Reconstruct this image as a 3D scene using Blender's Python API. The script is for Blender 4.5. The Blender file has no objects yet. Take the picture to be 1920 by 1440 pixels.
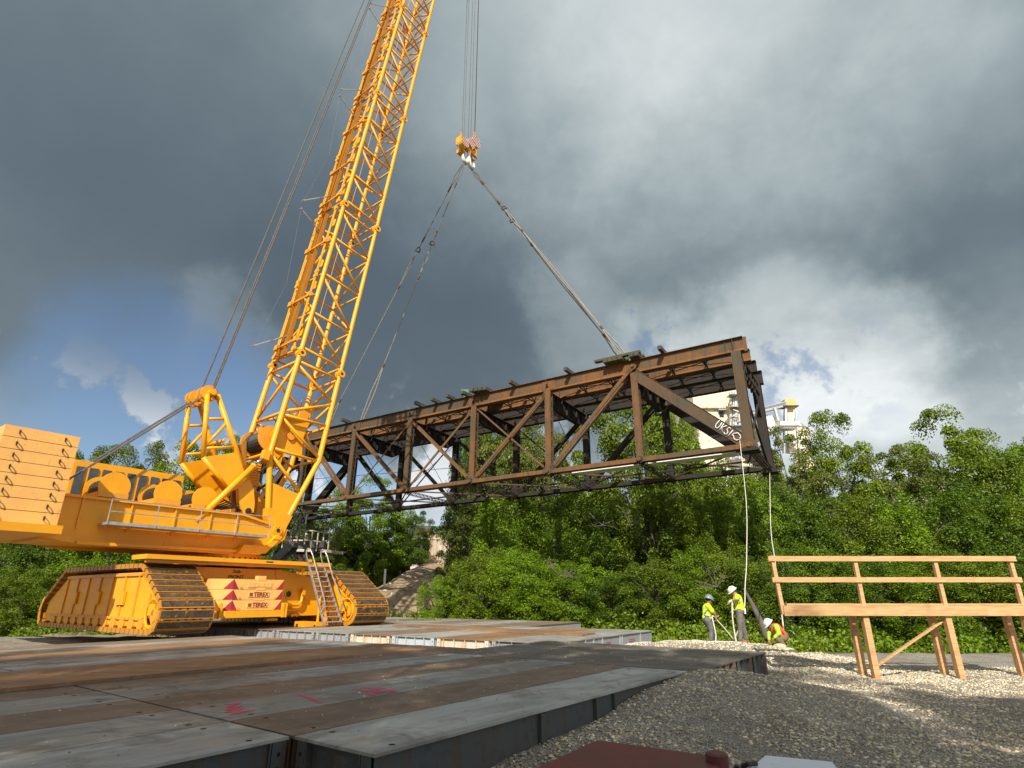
import bpy, bmesh, math, random
import numpy as np
from mathutils import Vector, Matrix, noise

random.seed(7); np.random.seed(7)
SC = bpy.context.scene
COL = SC.collection
PI = math.pi
# ------------------------------------------------------------------ camera
F = 1077.1; PITCH = math.radians(20.296); CAMZ = 1.81
cam_data = bpy.data.cameras.new("camera")
cam_data.sensor_fit = 'HORIZONTAL'; cam_data.sensor_width = 36.0
cam_data.lens = F / 1920 * 36.0
cam_data.clip_start = 0.05; cam_data.clip_end = 6000
cam = bpy.data.objects.new("camera", cam_data); COL.objects.link(cam)
cam.location = (0, 0, CAMZ); cam.rotation_euler = (PI / 2 + PITCH, 0, 0)
SC.camera = cam
# ------------------------------------------------------------------ sun, sky, exposure
SUN_AZ = math.radians(188.0)          # clockwise from +Y: behind the camera, slightly left
SUN_EL = math.radians(38.0)
SUND = Vector((math.sin(SUN_AZ) * math.cos(SUN_EL), math.cos(SUN_AZ) * math.cos(SUN_EL), math.sin(SUN_EL)))
sun = bpy.data.lights.new("sun", 'SUN'); sun.energy = 5.0; sun.angle = math.radians(0.55); sun.color = (1.0, 0.93, 0.80)
so = bpy.data.objects.new("sun", sun); COL.objects.link(so)
so.rotation_euler = (-SUND).to_track_quat('-Z', 'Y').to_euler(); so.location = (-20, -60, 60)
SC.view_settings.view_transform = 'Standard'; SC.view_settings.look = 'None'
SC.view_settings.exposure = 0.32; SC.view_settings.gamma = 1.0; SC.view_settings.use_curve_mapping = False
SC.cycles.max_bounces = 6; SC.cycles.transparent_max_bounces = 8
SC.cycles.diffuse_bounces = 3; SC.cycles.use_denoising = True

def ray(x, y):
    a = (x - 960) / F; b = (720 - y) / F
    return Vector((a, math.cos(PITCH) - b * math.sin(PITCH), math.sin(PITCH) + b * math.cos(PITCH)))

def at(x, y, fwd):                     # where the sight line of a photo point is fwd metres in front of the camera
    r = ray(x, y); return Vector((0, 0, CAMZ)) + r * (fwd / r.y)

def at_z(x, y, z):
    r = ray(x, y); return Vector((0, 0, CAMZ)) + r * ((z - CAMZ) / r.z)

class NT:                               # small node tree helper
    def __init__(s, tree): s.t = tree; s.n = tree.nodes; s.l = tree.links
    def node(s, typ, **kw):
        nd = s.n.new(typ)
        for k, v in kw.items():
            setattr(nd, k, v)
        return nd
    def set(s, nd, key, val):
        if hasattr(val, 'is_output'): s.l.new(val, nd.inputs[key])
        else: nd.inputs[key].default_value = val
    def math(s, op, a, b=None, c=None, clamp=False):
        nd = s.node('ShaderNodeMath', operation=op, use_clamp=clamp)
        s.set(nd, 0, a)
        if b is not None: s.set(nd, 1, b)
        if c is not None: s.set(nd, 2, c)
        return nd.outputs[0]
    def vmath(s, op, a, b=None, out=0):
        nd = s.node('ShaderNodeVectorMath', operation=op)
        s.set(nd, 0, a)
        if b is not None: s.set(nd, 1, b)
        return nd.outputs[out]
    def mix(s, f, a, b, blend='MIX'):
        nd = s.node('ShaderNodeMix', data_type='RGBA', blend_type=blend)
        nd.clamp_factor = True
        s.set(nd, 0, f); s.set(nd, 6, a if hasattr(a, 'is_output') else (*a[:3], 1)); s.set(nd, 7, b if hasattr(b, 'is_output') else (*b[:3], 1))
        return nd.outputs[2]
    def noise(s, vec, scale, detail=4, rough=0.55, dist=0.0, out='Fac'):
        nd = s.node('ShaderNodeTexNoise'); s.set(nd, 'Scale', scale); s.set(nd, 'Detail', detail); s.set(nd, 'Roughness', rough); s.set(nd, 'Distortion', dist)
        if vec is not None: s.l.new(vec, nd.inputs['Vector'])
        return nd.outputs[out]
    def ramp(s, fac, stops):
        nd = s.node('ShaderNodeValToRGB'); s.l.new(fac, nd.inputs[0])
        e = nd.color_ramp.elements
        while len(e) < len(stops): e.new(0.5)
        for i, (p, c) in enumerate(stops):
            e[i].position = p; e[i].color = (*c[:3], 1) if hasattr(c, '__len__') else (c, c, c, 1)
        return nd.outputs[0]
    def mapr(s, v, a, b, c=0.0, d=1.0, smooth=True):
        nd = s.node('ShaderNodeMapRange'); nd.interpolation_type = 'SMOOTHSTEP' if smooth else 'LINEAR'
        s.set(nd, 0, v); s.set(nd, 1, a); s.set(nd, 2, b); s.set(nd, 3, c); s.set(nd, 4, d)
        return nd.outputs[0]

W = bpy.data.worlds.new("World"); SC.world = W; W.use_nodes = True
g = NT(W.node_tree); g.n.clear()
out = g.node('ShaderNodeOutputWorld')
sky = g.node('ShaderNodeTexSky', sky_type='NISHITA'); sky.sun_disc = False
sky.sun_elevation = SUN_EL; sky.sun_rotation = SUN_AZ; sky.ozone_density = 2.0; sky.air_density = 1.0; sky.dust_density = 0.6
b1 = g.node('ShaderNodeBackground'); g.l.new(sky.outputs[0], b1.inputs[0]); b1.inputs[1].default_value = 0.085
geo = g.node('ShaderNodeTexCoord'); D = g.vmath('NORMALIZE', geo.outputs['Generated'])
def blob(x, y, inner, outer):           # soft patch of cloud centred on one direction of the sky
    d = ray(x, y).normalized()
    dt = g.vmath('DOT_PRODUCT', Dw, tuple(d), out=1)
    return g.mapr(dt, math.cos(math.radians(outer)), math.cos(math.radians(inner)))
# warped direction so patches have ragged edges
n3 = g.noise(D, 2.6, 7, 0.6, out='Color')
off = g.vmath('SUBTRACT', n3, (0.5, 0.5, 0.5))
sc = g.node('ShaderNodeVectorMath', operation='SCALE'); g.l.new(off, sc.inputs[0]); sc.inputs['Scale'].default_value = 0.42
Dw = g.vmath('NORMALIZE', g.vmath('ADD', D, sc.outputs[0]))
sep = g.node('ShaderNodeSeparateXYZ'); g.l.new(D, sep.inputs[0]); Z = sep.outputs[2]
sepw = g.node('ShaderNodeSeparateXYZ'); g.l.new(Dw, sepw.inputs[0]); Zw = sepw.outputs[2]
# flattened coordinates for cloud noise (clouds on a layer)
zc = g.math('ADD', g.math('MAXIMUM', Z, 0.0), 0.22)
cx = g.math('DIVIDE', sep.outputs[0], zc); cy = g.math('DIVIDE', sep.outputs[1], zc)
cmb = g.node('ShaderNodeCombineXYZ'); g.l.new(cx, cmb.inputs[0]); g.l.new(cy, cmb.inputs[1])
nA = g.noise(cmb.outputs[0], 0.75, 8, 0.52, 0.25)
nB = g.noise(cmb.outputs[0], 2.6, 9, 0.62, 0.2)
nC = g.noise(D, 9.0, 9, 0.6, 0.1)
lum = g.ramp(Zw, [(0.0, 0.46), (0.18, 0.32), (0.32, 0.150), (0.50, 0.120), (0.66, 0.155), (0.82, 0.225), (1.0, 0.30)])
lum = g.math('MULTIPLY', lum, g.mapr(nA, 0.30, 0.72, 0.93, 1.10))
lum = g.math('MULTIPLY', lum, g.mapr(nB, 0.25, 0.75, 0.965, 1.035))
for (x, y, i, o_, amt) in [(1120, 110, 2, 28, 0.145), (1230, 330, 1, 16, 0.06), (1480, 30, 2, 24, 0.17), (1500, 680, 3, 13, 0.42), (1270, 650, 1, 8, 0.16), (1120, 640, 1, 8, 0.12), (1900, 850, 2, 20, 0.15), (800, 940, 1, 9, 0.25), (440, 640, 1, 7, 0.10)]:
    lum = g.math('ADD', lum, g.math('MULTIPLY', blob(x, y, i, o_), g.math('MULTIPLY', g.mapr(nB, 0.3, 0.7, 0.8, 1.12), amt)))
for (x, y, i, o_, k) in [(740, 580, 3, 20, 0.26), (1420, 440, 2, 17, 0.27), (480, 180, 3, 20, 0.06), (1000, 470, 2, 14, 0.08)]:
    lum = g.math('MULTIPLY', lum, g.math('SUBTRACT', 1.0, g.math('MULTIPLY', blob(x, y, i, o_), k)))
ccol = g.ramp(lum, [(0.0, (0.040, 0.058, 0.074)), (0.12, (0.098, 0.132, 0.160)), (0.3, (0.270, 0.325, 0.345)), (0.6, (0.62, 0.66, 0.67)), (1.0, (1.0, 1.0, 0.98))])
# broken cloud low down on the left: blue gaps with white heaps
gap = None
for (x, y, i, o_) in [(430, 745, 2, 10), (250, 800, 2, 14), (620, 905, 1, 7), (815, 975, 1, 5), (690, 860, 1, 5)]:
    bb = blob(x, y, i, o_); gap = bb if gap is None else g.math('MAXIMUM', gap, bb)
lum_b = g.mapr(sep.outputs[1], 0.15, -0.6, 0.0, 1.0)
ccol = g.mix(lum_b, ccol, g.ramp(nA, [(0.3, (0.70, 0.70, 0.69)), (0.7, (1.0, 0.98, 0.94))]))
back = g.mapr(sep.outputs[1], 0.1, -0.5, 0.0, 0.5)      # the sun side of the sky, behind the camera, is half open
for (x, y, i, o_, thr) in [(1290, 640, 1, 8, .50), (1500, 720, 2, 9, .50), (1290, 640, 1, 4, .52), (1080, 850, 1, 8, .45)]:
    gap = g.math('MAXIMUM', gap, g.math('MULTIPLY', blob(x, y, i, o_), g.math('MULTIPLY', g.mapr(nC, thr, thr - .09), .6)))
gap = g.math('MAXIMUM', gap, g.math('MULTIPLY', back, g.mapr(nA, 0.42, 0.58)))
heap = g.math('MULTIPLY', g.mapr(nC, 0.50, 0.60), g.mapr(Z, 0.42, 0.16))
gap = g.math('MULTIPLY', gap, g.math('SUBTRACT', 1.0, heap))
ccol = g.mix(g.math('MULTIPLY', heap, g.mapr(Z, 0.42, 0.2)), ccol, (0.66, 0.69, 0.72))
b2 = g.node('ShaderNodeBackground'); g.l.new(ccol, b2.inputs[0]); g.l.new(g.math('ADD', 1.0, g.math('MULTIPLY', lum_b, 0.15)), b2.inputs[1])
mx = g.node('ShaderNodeMixShader'); g.l.new(g.math('SUBTRACT', 1.0, gap), mx.inputs[0])
g.l.new(b1.outputs[0], mx.inputs[1]); g.l.new(b2.outputs[0], mx.inputs[2]); g.l.new(mx.outputs[0], out.inputs[0])

# ------------------------------------------------------------------ materials
def new_mat(name):
    m = bpy.data.materials.new(name); m.use_nodes = True
    t = NT(m.node_tree); t.bsdf = m.node_tree.nodes['Principled BSDF']
    return m, t
def bump(t, h, strength=0.3, dist=0.02):
    b = t.node('ShaderNodeBump'); b.inputs['Strength'].default_value = strength; b.inputs['Distance'].default_value = dist
    t.l.new(h, b.inputs['Height']); t.l.new(b.outputs[0], t.bsdf.inputs['Normal'])
def wpos(t): return t.node('ShaderNodeNewGeometry').outputs['Position']
def ocoord(t): return t.node('ShaderNodeTexCoord').outputs['Object']
def plain(name, c1, c2=None, scale=3.0, rough=0.6, metal=0.0, bmp=0.0, obj=False, spec=None):
    m, t = new_mat(name); v = ocoord(t) if obj else wpos(t)
    n = t.noise(v, scale, 6, 0.62)
    c2 = c2 or tuple(x * 0.75 for x in c1)
    t.l.new(t.mix(t.mapr(n, 0.3, 0.7), c1, c2), t.bsdf.inputs['Base Color'])
    t.bsdf.inputs['Roughness'].default_value = rough; t.bsdf.inputs['Metallic'].default_value = metal
    if spec is not None: t.bsdf.inputs['Specular IOR Level'].default_value = spec
    if bmp: bump(t, t.noise(v, scale * 6, 5, 0.6), bmp, 0.01)
    return m
def yellow(name, base=(0.88, 0.40, 0.008), dirt=0.35):
    m, t = new_mat(name); v = wpos(t)
    n = t.noise(v, 1.3, 6, 0.6); n2 = t.noise(v, 9, 5, 0.65)
    mp = t.node('ShaderNodeMapping'); t.l.new(v, mp.inputs[0]); mp.inputs['Scale'].default_value = (7, 7, 0.7)
    n3 = t.noise(mp.outputs[0], 1.4, 5, 0.6)
    c = t.mix(t.mapr(n, 0.3, 0.7), base, tuple(b * k for b, k in zip(base, (0.93, 0.88, 1.0))))
    c = t.mix(t.math('MULTIPLY', t.mapr(n2, 0.60, 0.78), dirt), c, (0.30, 0.15, 0.03))
    c = t.mix(t.math('MULTIPLY', t.mapr(n3, 0.60, 0.8), dirt), c, (0.34, 0.15, 0.03))
    t.l.new(c, t.bsdf.inputs['Base Color'])
    t.l.new(t.mapr(n2, 0.3, 0.7, 0.36, 0.55), t.bsdf.inputs['Roughness'])
    bump(t, n, 0.15, 0.02)
    return m
def rusty(name, cA, cB, cC, scale=1.0, rough=0.8):
    """old steel: grey mill paint, rust bloom, dark streaks running down"""
    m, t = new_mat(name); v = wpos(t)
    n1 = t.noise(v, 0.55 * scale, 8, 0.68, 0.5); n2 = t.noise(v, 5 * scale, 7, 0.65)
    mp = t.node('ShaderNodeMapping'); t.l.new(v, mp.inputs[0]); mp.inputs['Scale'].default_value = (5, 5, 0.45)
    n3 = t.noise(mp.outputs[0], 1.0 * scale, 6, 0.65)
    c = t.mix(t.mapr(n1, 0.36, 0.62), cA, cB)
    c = t.mix(t.math('MULTIPLY', t.mapr(n3, 0.46, 0.70), 0.75), c, cC)
    c = t.mix(t.math('MULTIPLY', t.mapr(n2, 0.52, 0.72), 0.5), c, tuple(x * 0.45 for x in cB))
    t.l.new(c, t.bsdf.inputs['Base Color']); t.bsdf.inputs['Roughness'].default_value = rough
    t.bsdf.inputs['Specular IOR Level'].default_value = 0.3
    bump(t, n2, 0.25, 0.01)
    return m
M_YEL = yellow("crane_yellow_paint", (0.86, 0.385, 0.005), 0.5); M_YEL2 = yellow("crane_yellow_shabby", (0.74, 0.33, 0.025), 1.0)
M_OCH = yellow("crane_shaded_yellow", (0.40, 0.17, 0.012), 0.9)  # crane yellow browned so the back strip's shade sits in the colour
M_BALL = yellow("ballast_cast_yellow", (0.92, 0.50, 0.13), 0.8)
M_RED = plain("ballast_red", (0.42, 0.02, 0.035), (0.30, 0.02, 0.03), 4, 0.5)
M_DKRED = plain("letter_red", (0.26, 0.02, 0.02), None, 4, 0.5)
M_BLACK = plain("black_steel", (0.014, 0.014, 0.016), (0.03, 0.028, 0.026), 5, 0.55)
M_DGREY = plain("dark_grey_paint", (0.045, 0.055, 0.065), (0.08, 0.09, 0.10), 3, 0.5)
M_GALV = plain("galvanised_steel", (0.52, 0.53, 0.53), (0.36, 0.37, 0.38), 6, 0.42, 0.55)
M_CHROME = plain("chrome_rod", (0.72, 0.72, 0.74), None, 2, 0.15, 1.0)
M_ROPE = plain("wire_rope", (0.085, 0.083, 0.08), (0.14, 0.13, 0.12), 8, 0.6, 0.3)
M_ROPEL = plain("pale_wire_rope", (0.26, 0.24, 0.20), (0.17, 0.15, 0.12), 6, 0.65)
M_TAG = plain("pale_synthetic_rope", (0.68, 0.66, 0.58), (0.55, 0.52, 0.44), 14, 0.8)
M_WHITE = plain("white_paint", (0.80, 0.80, 0.78), (0.70, 0.69, 0.66), 4, 0.5)
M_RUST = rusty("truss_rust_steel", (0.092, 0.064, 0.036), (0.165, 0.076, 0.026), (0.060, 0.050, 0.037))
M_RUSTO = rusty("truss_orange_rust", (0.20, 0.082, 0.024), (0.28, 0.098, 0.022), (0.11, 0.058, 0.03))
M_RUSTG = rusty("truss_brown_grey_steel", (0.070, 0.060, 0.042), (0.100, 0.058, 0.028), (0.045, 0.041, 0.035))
M_RUSTD = rusty("truss_shaded_steel", (0.024, 0.022, 0.021), (0.036, 0.024, 0.017), (0.016, 0.016, 0.017))  # truss rust darkened: shade of far and inner members is in the colour
M_TIE = plain("old_tie_timber", (0.085, 0.07, 0.048), (0.045, 0.042, 0.036), 5, 0.9, 0, 0.5)
M_MOSS = plain("mossy_timber", (0.075, 0.08, 0.025), (0.06, 0.05, 0.035), 4, 0.95, 0, 0.5)
def shoe_mat():
    m, t = new_mat("worn_track_pad"); v = wpos(t)
    mp = t.node('ShaderNodeMapping'); t.l.new(v, mp.inputs[0]); mp.inputs['Scale'].default_value = (9, 9, 1.5)
    n = t.noise(mp.outputs[0], 1.2, 7, .7); n2 = t.noise(v, 5, 6, .7); n3 = t.noise(v, 1.1, 3)
    c = t.mix(t.mapr(n, .35, .65), (.020, .017, .015), (.085, .052, .032))
    c = t.mix(t.mapr(n2, .56, .68), c, (.42, .20, .03)); c = t.mix(t.math('MULTIPLY', t.mapr(n3, .45, .65), .35), c, (.16, .11, .07))
    t.l.new(c, t.bsdf.inputs['Base Color']); t.bsdf.inputs['Roughness'].default_value = .6; bump(t, n2, .4, .02); return m
M_SHOE = shoe_mat()
M_RUBBER = plain("black_rope_drum", (0.022, 0.017, 0.013), (0.035, 0.027, 0.02), 8, 0.7)
M_GRAF = plain("white_spray", (0.82, 0.82, 0.80), None, 4, 0.7)
M_LUM = None
def wood(name, a, b):
    m, t = new_mat(name); v = ocoord(t)
    mp = t.node('ShaderNodeMapping'); t.l.new(v, mp.inputs[0]); mp.inputs['Scale'].default_value = (1.2, 22, 22)
    n = t.noise(mp.outputs[0], 1.5, 6, 0.6, 0.4); n2 = t.noise(v, 3, 4)
    c = t.mix(t.mapr(n, 0.35, 0.68), a, b); c = t.mix(t.math('MULTIPLY', t.mapr(n2, 0.5, 0.75), 0.4), c, tuple(x * .6 for x in b))
    t.l.new(c, t.bsdf.inputs['Base Color']); t.bsdf.inputs['Roughness'].default_value = 0.75
    bump(t, n, 0.3, 0.004); return m
M_LUM = wood("new_lumber", (0.60, 0.38, 0.18), (0.44, 0.24, 0.10))

def mat_top(name, cA, cB, rustc, rust=0.4, stretch=(0.35, 3.0, 1.0)):
    """walked-on steel plate of a mat; scuffs run along the mat"""
    m, t = new_mat(name); v = ocoord(t)
    inf = t.node('ShaderNodeObjectInfo')
    add = t.node('ShaderNodeVectorMath', operation='ADD'); t.l.new(v, add.inputs[0])
    sc_ = t.node('ShaderNodeVectorMath', operation='SCALE'); t.l.new(inf.outputs['Location'], sc_.inputs[0]); sc_.inputs['Scale'].default_value = 1.7
    t.l.new(sc_.outputs[0], add.inputs[1]); v2 = add.outputs[0]
    mp = t.node('ShaderNodeMapping'); t.l.new(v2, mp.inputs[0]); mp.inputs['Scale'].default_value = stretch
    n1 = t.noise(mp.outputs[0], 0.9, 9, 0.66, 0.6); n2 = t.noise(v2, 1.3, 8, 0.68, 0.8); n3 = t.noise(mp.outputs[0], 9.0, 6, 0.6)
    n4 = t.noise(v2, 55, 3, 0.6)
    c = t.mix(t.mapr(n1, 0.34, 0.64), cA, cB)
    c = t.mix(t.math('MULTIPLY', t.mapr(n2, 0.50, 0.66), rust), c, rustc)
    c = t.mix(t.math('MULTIPLY', t.mapr(n3, 0.55, 0.75), 0.42), c, tuple(x * 0.38 for x in cB))
    c = t.mix(t.math('MULTIPLY', t.mapr(n4, 0.60, 0.72), 0.22), c, (0.42, 0.38, 0.31))
    n5 = t.noise(v2, 0.8, 5, 0.6, 0.4)
    c = t.mix(t.math('MULTIPLY', t.mapr(n5, 0.48, 0.68), 0.5), c, tuple(x * 0.5 for x in cA))
    wp_ = wpos(t); n6 = t.noise(wp_, 0.33, 7, 0.62, 0.7); n7 = t.noise(wp_, 1.7, 8, 0.7, 1.2)
    c = t.mix(t.math('MULTIPLY', t.mapr(n6, 0.45, 0.62), 0.42), c, (0.10, 0.075, 0.055)); c = t.mix(t.math('MULTIPLY', t.mapr(n7, 0.55, 0.66), 0.35), c, (0.36, 0.32, 0.26))
    mp9 = t.node('ShaderNodeMapping'); t.l.new(v2, mp9.inputs[0]); mp9.inputs['Scale'].default_value = (2.2, 26, 1); mp9.inputs['Rotation'].default_value = (0, 0, 0.05)
    n9 = t.noise(mp9.outputs[0], 1.0, 3, 0.5, 0.3); c = t.mix(t.math('MULTIPLY', t.mapr(n9, 0.66, 0.70), 0.45), c, (0.05, 0.045, 0.04))
    t.l.new(c, t.bsdf.inputs['Base Color'])
    t.l.new(t.mapr(n2, 0.3, 0.7, 0.5, 0.78), t.bsdf.inputs['Roughness']); t.bsdf.inputs['Specular IOR Level'].default_value = 0.35
    bump(t, n3, 0.3, 0.006); return m
T_GREY = mat_top("mat_plate_grey", (0.38, 0.378, 0.345), (0.25, 0.248, 0.222), (0.17, 0.105, 0.065), 0.7)
T_LGREY = mat_top("mat_plate_pale", (0.48, 0.485, 0.455), (0.32, 0.322, 0.300), (0.19, 0.115, 0.07), 0.55)
T_BROWN = mat_top("mat_plate_brown", (0.255, 0.185, 0.130), (0.18, 0.135, 0.098), (0.23, 0.115, 0.06), 0.6)
T_DARK = mat_top("mat_plate_dark", (0.20, 0.178, 0.150), (0.12, 0.110, 0.096), (0.12, 0.08, 0.05), 0.35)
T_ORANGE = mat_top("mat_plate_orange", (0.34, 0.195, 0.095), (0.24, 0.14, 0.075), (0.30, 0.12, 0.04), 0.5)
M_SIDE = rusty("mat_side_shaded_blue_grey", (0.085, 0.100, 0.110), (0.10, 0.10, 0.095), (0.11, 0.075, 0.05), 1.6)  # colour darkened for the shade under the top plate's overhang
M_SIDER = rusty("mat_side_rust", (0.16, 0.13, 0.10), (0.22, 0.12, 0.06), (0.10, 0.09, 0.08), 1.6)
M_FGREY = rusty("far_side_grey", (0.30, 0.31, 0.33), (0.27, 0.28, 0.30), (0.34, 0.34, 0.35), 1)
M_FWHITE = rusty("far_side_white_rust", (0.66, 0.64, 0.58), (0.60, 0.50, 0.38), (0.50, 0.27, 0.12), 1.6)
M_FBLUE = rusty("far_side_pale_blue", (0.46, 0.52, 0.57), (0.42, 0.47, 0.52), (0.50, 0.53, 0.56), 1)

# ------------------------------------------------------------------ mesh builder and object helpers
class MB:
    def __init__(s): s.v = []; s.f = []; s.mi = []; s.m = 0; s.M = None
    def add(s, vs, fs):
        o = len(s.v)
        s.v += [tuple(s.M @ Vector(v)) for v in vs] if s.M else [tuple(v) for v in vs]
        s.f += [tuple(i + o for i in f) for f in fs]; s.mi += [s.m] * len(fs)
        return s
    def box(s, c, d, ax=None):
        c = Vector(c); ax = ax or (Vector((1, 0, 0)), Vector((0, 1, 0)), Vector((0, 0, 1)))
        h = [ax[i] * (d[i] / 2) for i in range(3)]
        vs = [c + h[0] * a + h[1] * b + h[2] * e for a in (-1, 1) for b in (-1, 1) for e in (-1, 1)]
        return s.add(vs, [(0, 1, 3, 2), (4, 6, 7, 5), (0, 4, 5, 1), (2, 3, 7, 6), (0, 2, 6, 4), (1, 5, 7, 3)])
    def b2(s, lo, hi):
        return s.box([(a + b) / 2 for a, b in zip(lo, hi)], [abs(b - a) for a, b in zip(lo, hi)])
    def bar(s, p, q, w, h, up=(0, 0, 1)):         # w across, h along up
        p = Vector(p); q = Vector(q); x = (q - p); L = x.length
        if L < 1e-6: return s
        x /= L; u = Vector(up); u = u - x * u.dot(x)
        if u.length < 1e-5: u = Vector((1, 0, 0)) - x * x.x
        u.normalize(); w_ = x.cross(u)
        return s.box((p + q) / 2, (L, w, h), (x, w_, u))
    def tube(s, p, q, r, n=8, r2=None, cap=True):
        p = Vector(p); q = Vector(q); x = (q - p)
        if x.length < 1e-6: return s
        x.normalize(); a = x.orthogonal().normalized(); b = x.cross(a); r2 = r if r2 is None else r2
        vs = [p + (a * math.cos(2 * PI * i / n) + b * math.sin(2 * PI * i / n)) * r for i in range(n)] + \
             [q + (a * math.cos(2 * PI * i / n) + b * math.sin(2 * PI * i / n)) * r2 for i in range(n)]
        fs = [(i, (i + 1) % n, n + (i + 1) % n, n + i) for i in range(n)]
        if cap: fs += [tuple(range(n - 1, -1, -1)), tuple(range(n, 2 * n))]
        return s.add(vs, fs)
    def path(s, pts, r, n=6):
        pts = [Vector(p) for p in pts]; rings = []
        a = None
        for i, p in enumerate(pts):
            d = (pts[min(i + 1, len(pts) - 1)] - pts[max(i - 1, 0)]).normalized()
            a = d.orthogonal().normalized() if a is None else (a - d * a.dot(d)).normalized()
            b = d.cross(a); rr = r[i] if hasattr(r, '__len__') else r
            rings.append([p + (a * math.cos(2 * PI * k / n) + b * math.sin(2 * PI * k / n)) * rr for k in range(n)])
        vs = [v for rg in rings for v in rg]; fs = []
        for i in range(len(pts) - 1):
            fs += [(i * n + k, i * n + (k + 1) % n, (i + 1) * n + (k + 1) % n, (i + 1) * n + k) for k in range(n)]
        fs += [tuple(range(n - 1, -1, -1)), tuple(range((len(pts) - 1) * n, len(pts) * n))]
        return s.add(vs, fs)
    def prism(s, pts, d):                          # polygon of 3D points extruded by vector d
        n = len(pts); d = Vector(d); vs = [Vector(p) for p in pts] + [Vector(p) + d for p in pts]
        return s.add(vs, [tuple(range(n - 1, -1, -1)), tuple(range(n, 2 * n))] + [(i, (i + 1) % n, n + (i + 1) % n, n + i) for i in range(n)])
    def disc(s, c, ax, r, t, n=16):
        ax = Vector(ax).normalized(); return s.tube(Vector(c) - ax * t / 2, Vector(c) + ax * t / 2, r, n)
    def torus(s, c, ax, R_, r, n=12, k=6, a0=0, a1=2 * PI):
        ax = Vector(ax).normalized(); u = ax.orthogonal().normalized(); w = ax.cross(u); c = Vector(c)
        return s.path([c + (u * math.cos(a0 + (a1 - a0) * i / n) + w * math.sin(a0 + (a1 - a0) * i / n)) * R_ for i in range(n + 1)], r, k)
    def ball(s, c, r, n=10, k=6):
        c = Vector(c); r = Vector(r) if hasattr(r, '__len__') else Vector((r, r, r)); vs = []
        for i in range(k + 1):
            th = PI * i / k
            for j in range(n):
                ph = 2 * PI * j / n; vs.append(c + Vector((r.x * math.sin(th) * math.cos(ph), r.y * math.sin(th) * math.sin(ph), r.z * math.cos(th))))
        fs = [(i * n + j, (i + 1) * n + j, (i + 1) * n + (j + 1) % n, i * n + (j + 1) % n) for i in range(k) for j in range(n)]
        return s.add(vs, fs)
    def build(s, name, mats, parent=None, smooth=False, origin=None):
        me = bpy.data.meshes.new(name)
        vs = s.v if origin is None else [tuple(Vector(v) - Vector(origin)) for v in s.v]
        me.from_pydata(vs, [], s.f)
        for m in (mats if isinstance(mats, (list, tuple)) else [mats]): me.materials.append(m)
        if isinstance(mats, (list, tuple)) and len(mats) > 1: me.polygons.foreach_set('material_index', s.mi)
        if smooth: me.polygons.foreach_set('use_smooth', [len(f) < 5 for f in s.f])
        return link(name, me, parent, origin)
def link(name, data, parent=None, origin=None):
    o = bpy.data.objects.new(name, data); COL.objects.link(o)
    if origin is not None: o.location = origin
    if parent is not None:
        o.parent = parent; o.matrix_parent_inverse = parent_mat(parent).inverted()
    return o
def parent_mat(p):
    m = Matrix.Translation(p.location) @ p.rotation_euler.to_matrix().to_4x4() @ Matrix.Diagonal((*p.scale, 1))
    if p.parent is not None: m = parent_mat(p.parent) @ p.matrix_parent_inverse @ m
    return m
def tag(o, label=None, cat=None, group=None, kind=None):
    if label: o['label'] = label
    if cat: o['category'] = cat
    if group: o['group'] = group
    if kind: o['kind'] = kind
    return o
def empty(name, loc, label, cat, group=None, rz=0):
    o = bpy.data.objects.new(name, None); COL.objects.link(o); o.location = loc; o.rotation_euler = (0, 0, rz)
    o.empty_display_size = 0.3
    return tag(o, label, cat, group)
def text(body, size, mtx, mat, parent, name='lettering', ext=0.004, bold=0.0):
    cu = bpy.data.curves.new(name, 'FONT'); cu.body = body; cu.size = size; cu.extrude = ext; cu.offset = bold
    cu.align_x = 'CENTER'; cu.align_y = 'CENTER'; cu.materials.append(mat)
    tmp = bpy.data.objects.new(name, cu); me = bpy.data.meshes.new_from_object(tmp); bpy.data.objects.remove(tmp); me.name = name
    o = bpy.data.objects.new(name, me); COL.objects.link(o); o.parent = parent
    o.matrix_parent_inverse = parent_mat(parent).inverted(); o.matrix_basis = mtx
    return o
def frame_mtx(loc, x, z):
    x = Vector(x).normalized(); z = Vector(z).normalized(); y = z.cross(x)
    return Matrix.Translation(loc) @ Matrix((x, y, z)).transposed().to_4x4()

# site frame: m runs along the mats (right and away), n across them (left and away)
YAW = math.radians(53.3)
MV = Vector((math.cos(YAW), math.sin(YAW), 0)); NV = Vector((-math.sin(YAW), math.cos(YAW), 0))
ORG = Vector((-1.2126, 5.882, 0))
def MN(m, n, z=0.0): return ORG + MV * m + NV * n + Vector((0, 0, z))
ZV = Vector((0, 0, 1))
AX = (MV, NV, ZV)
def mn_of(x, y):
    q = Vector((x, y, 0)) - ORG; return q.dot(MV), q.dot(NV)
def gs(x, s): return math.exp(-(x / s) ** 2)

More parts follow.
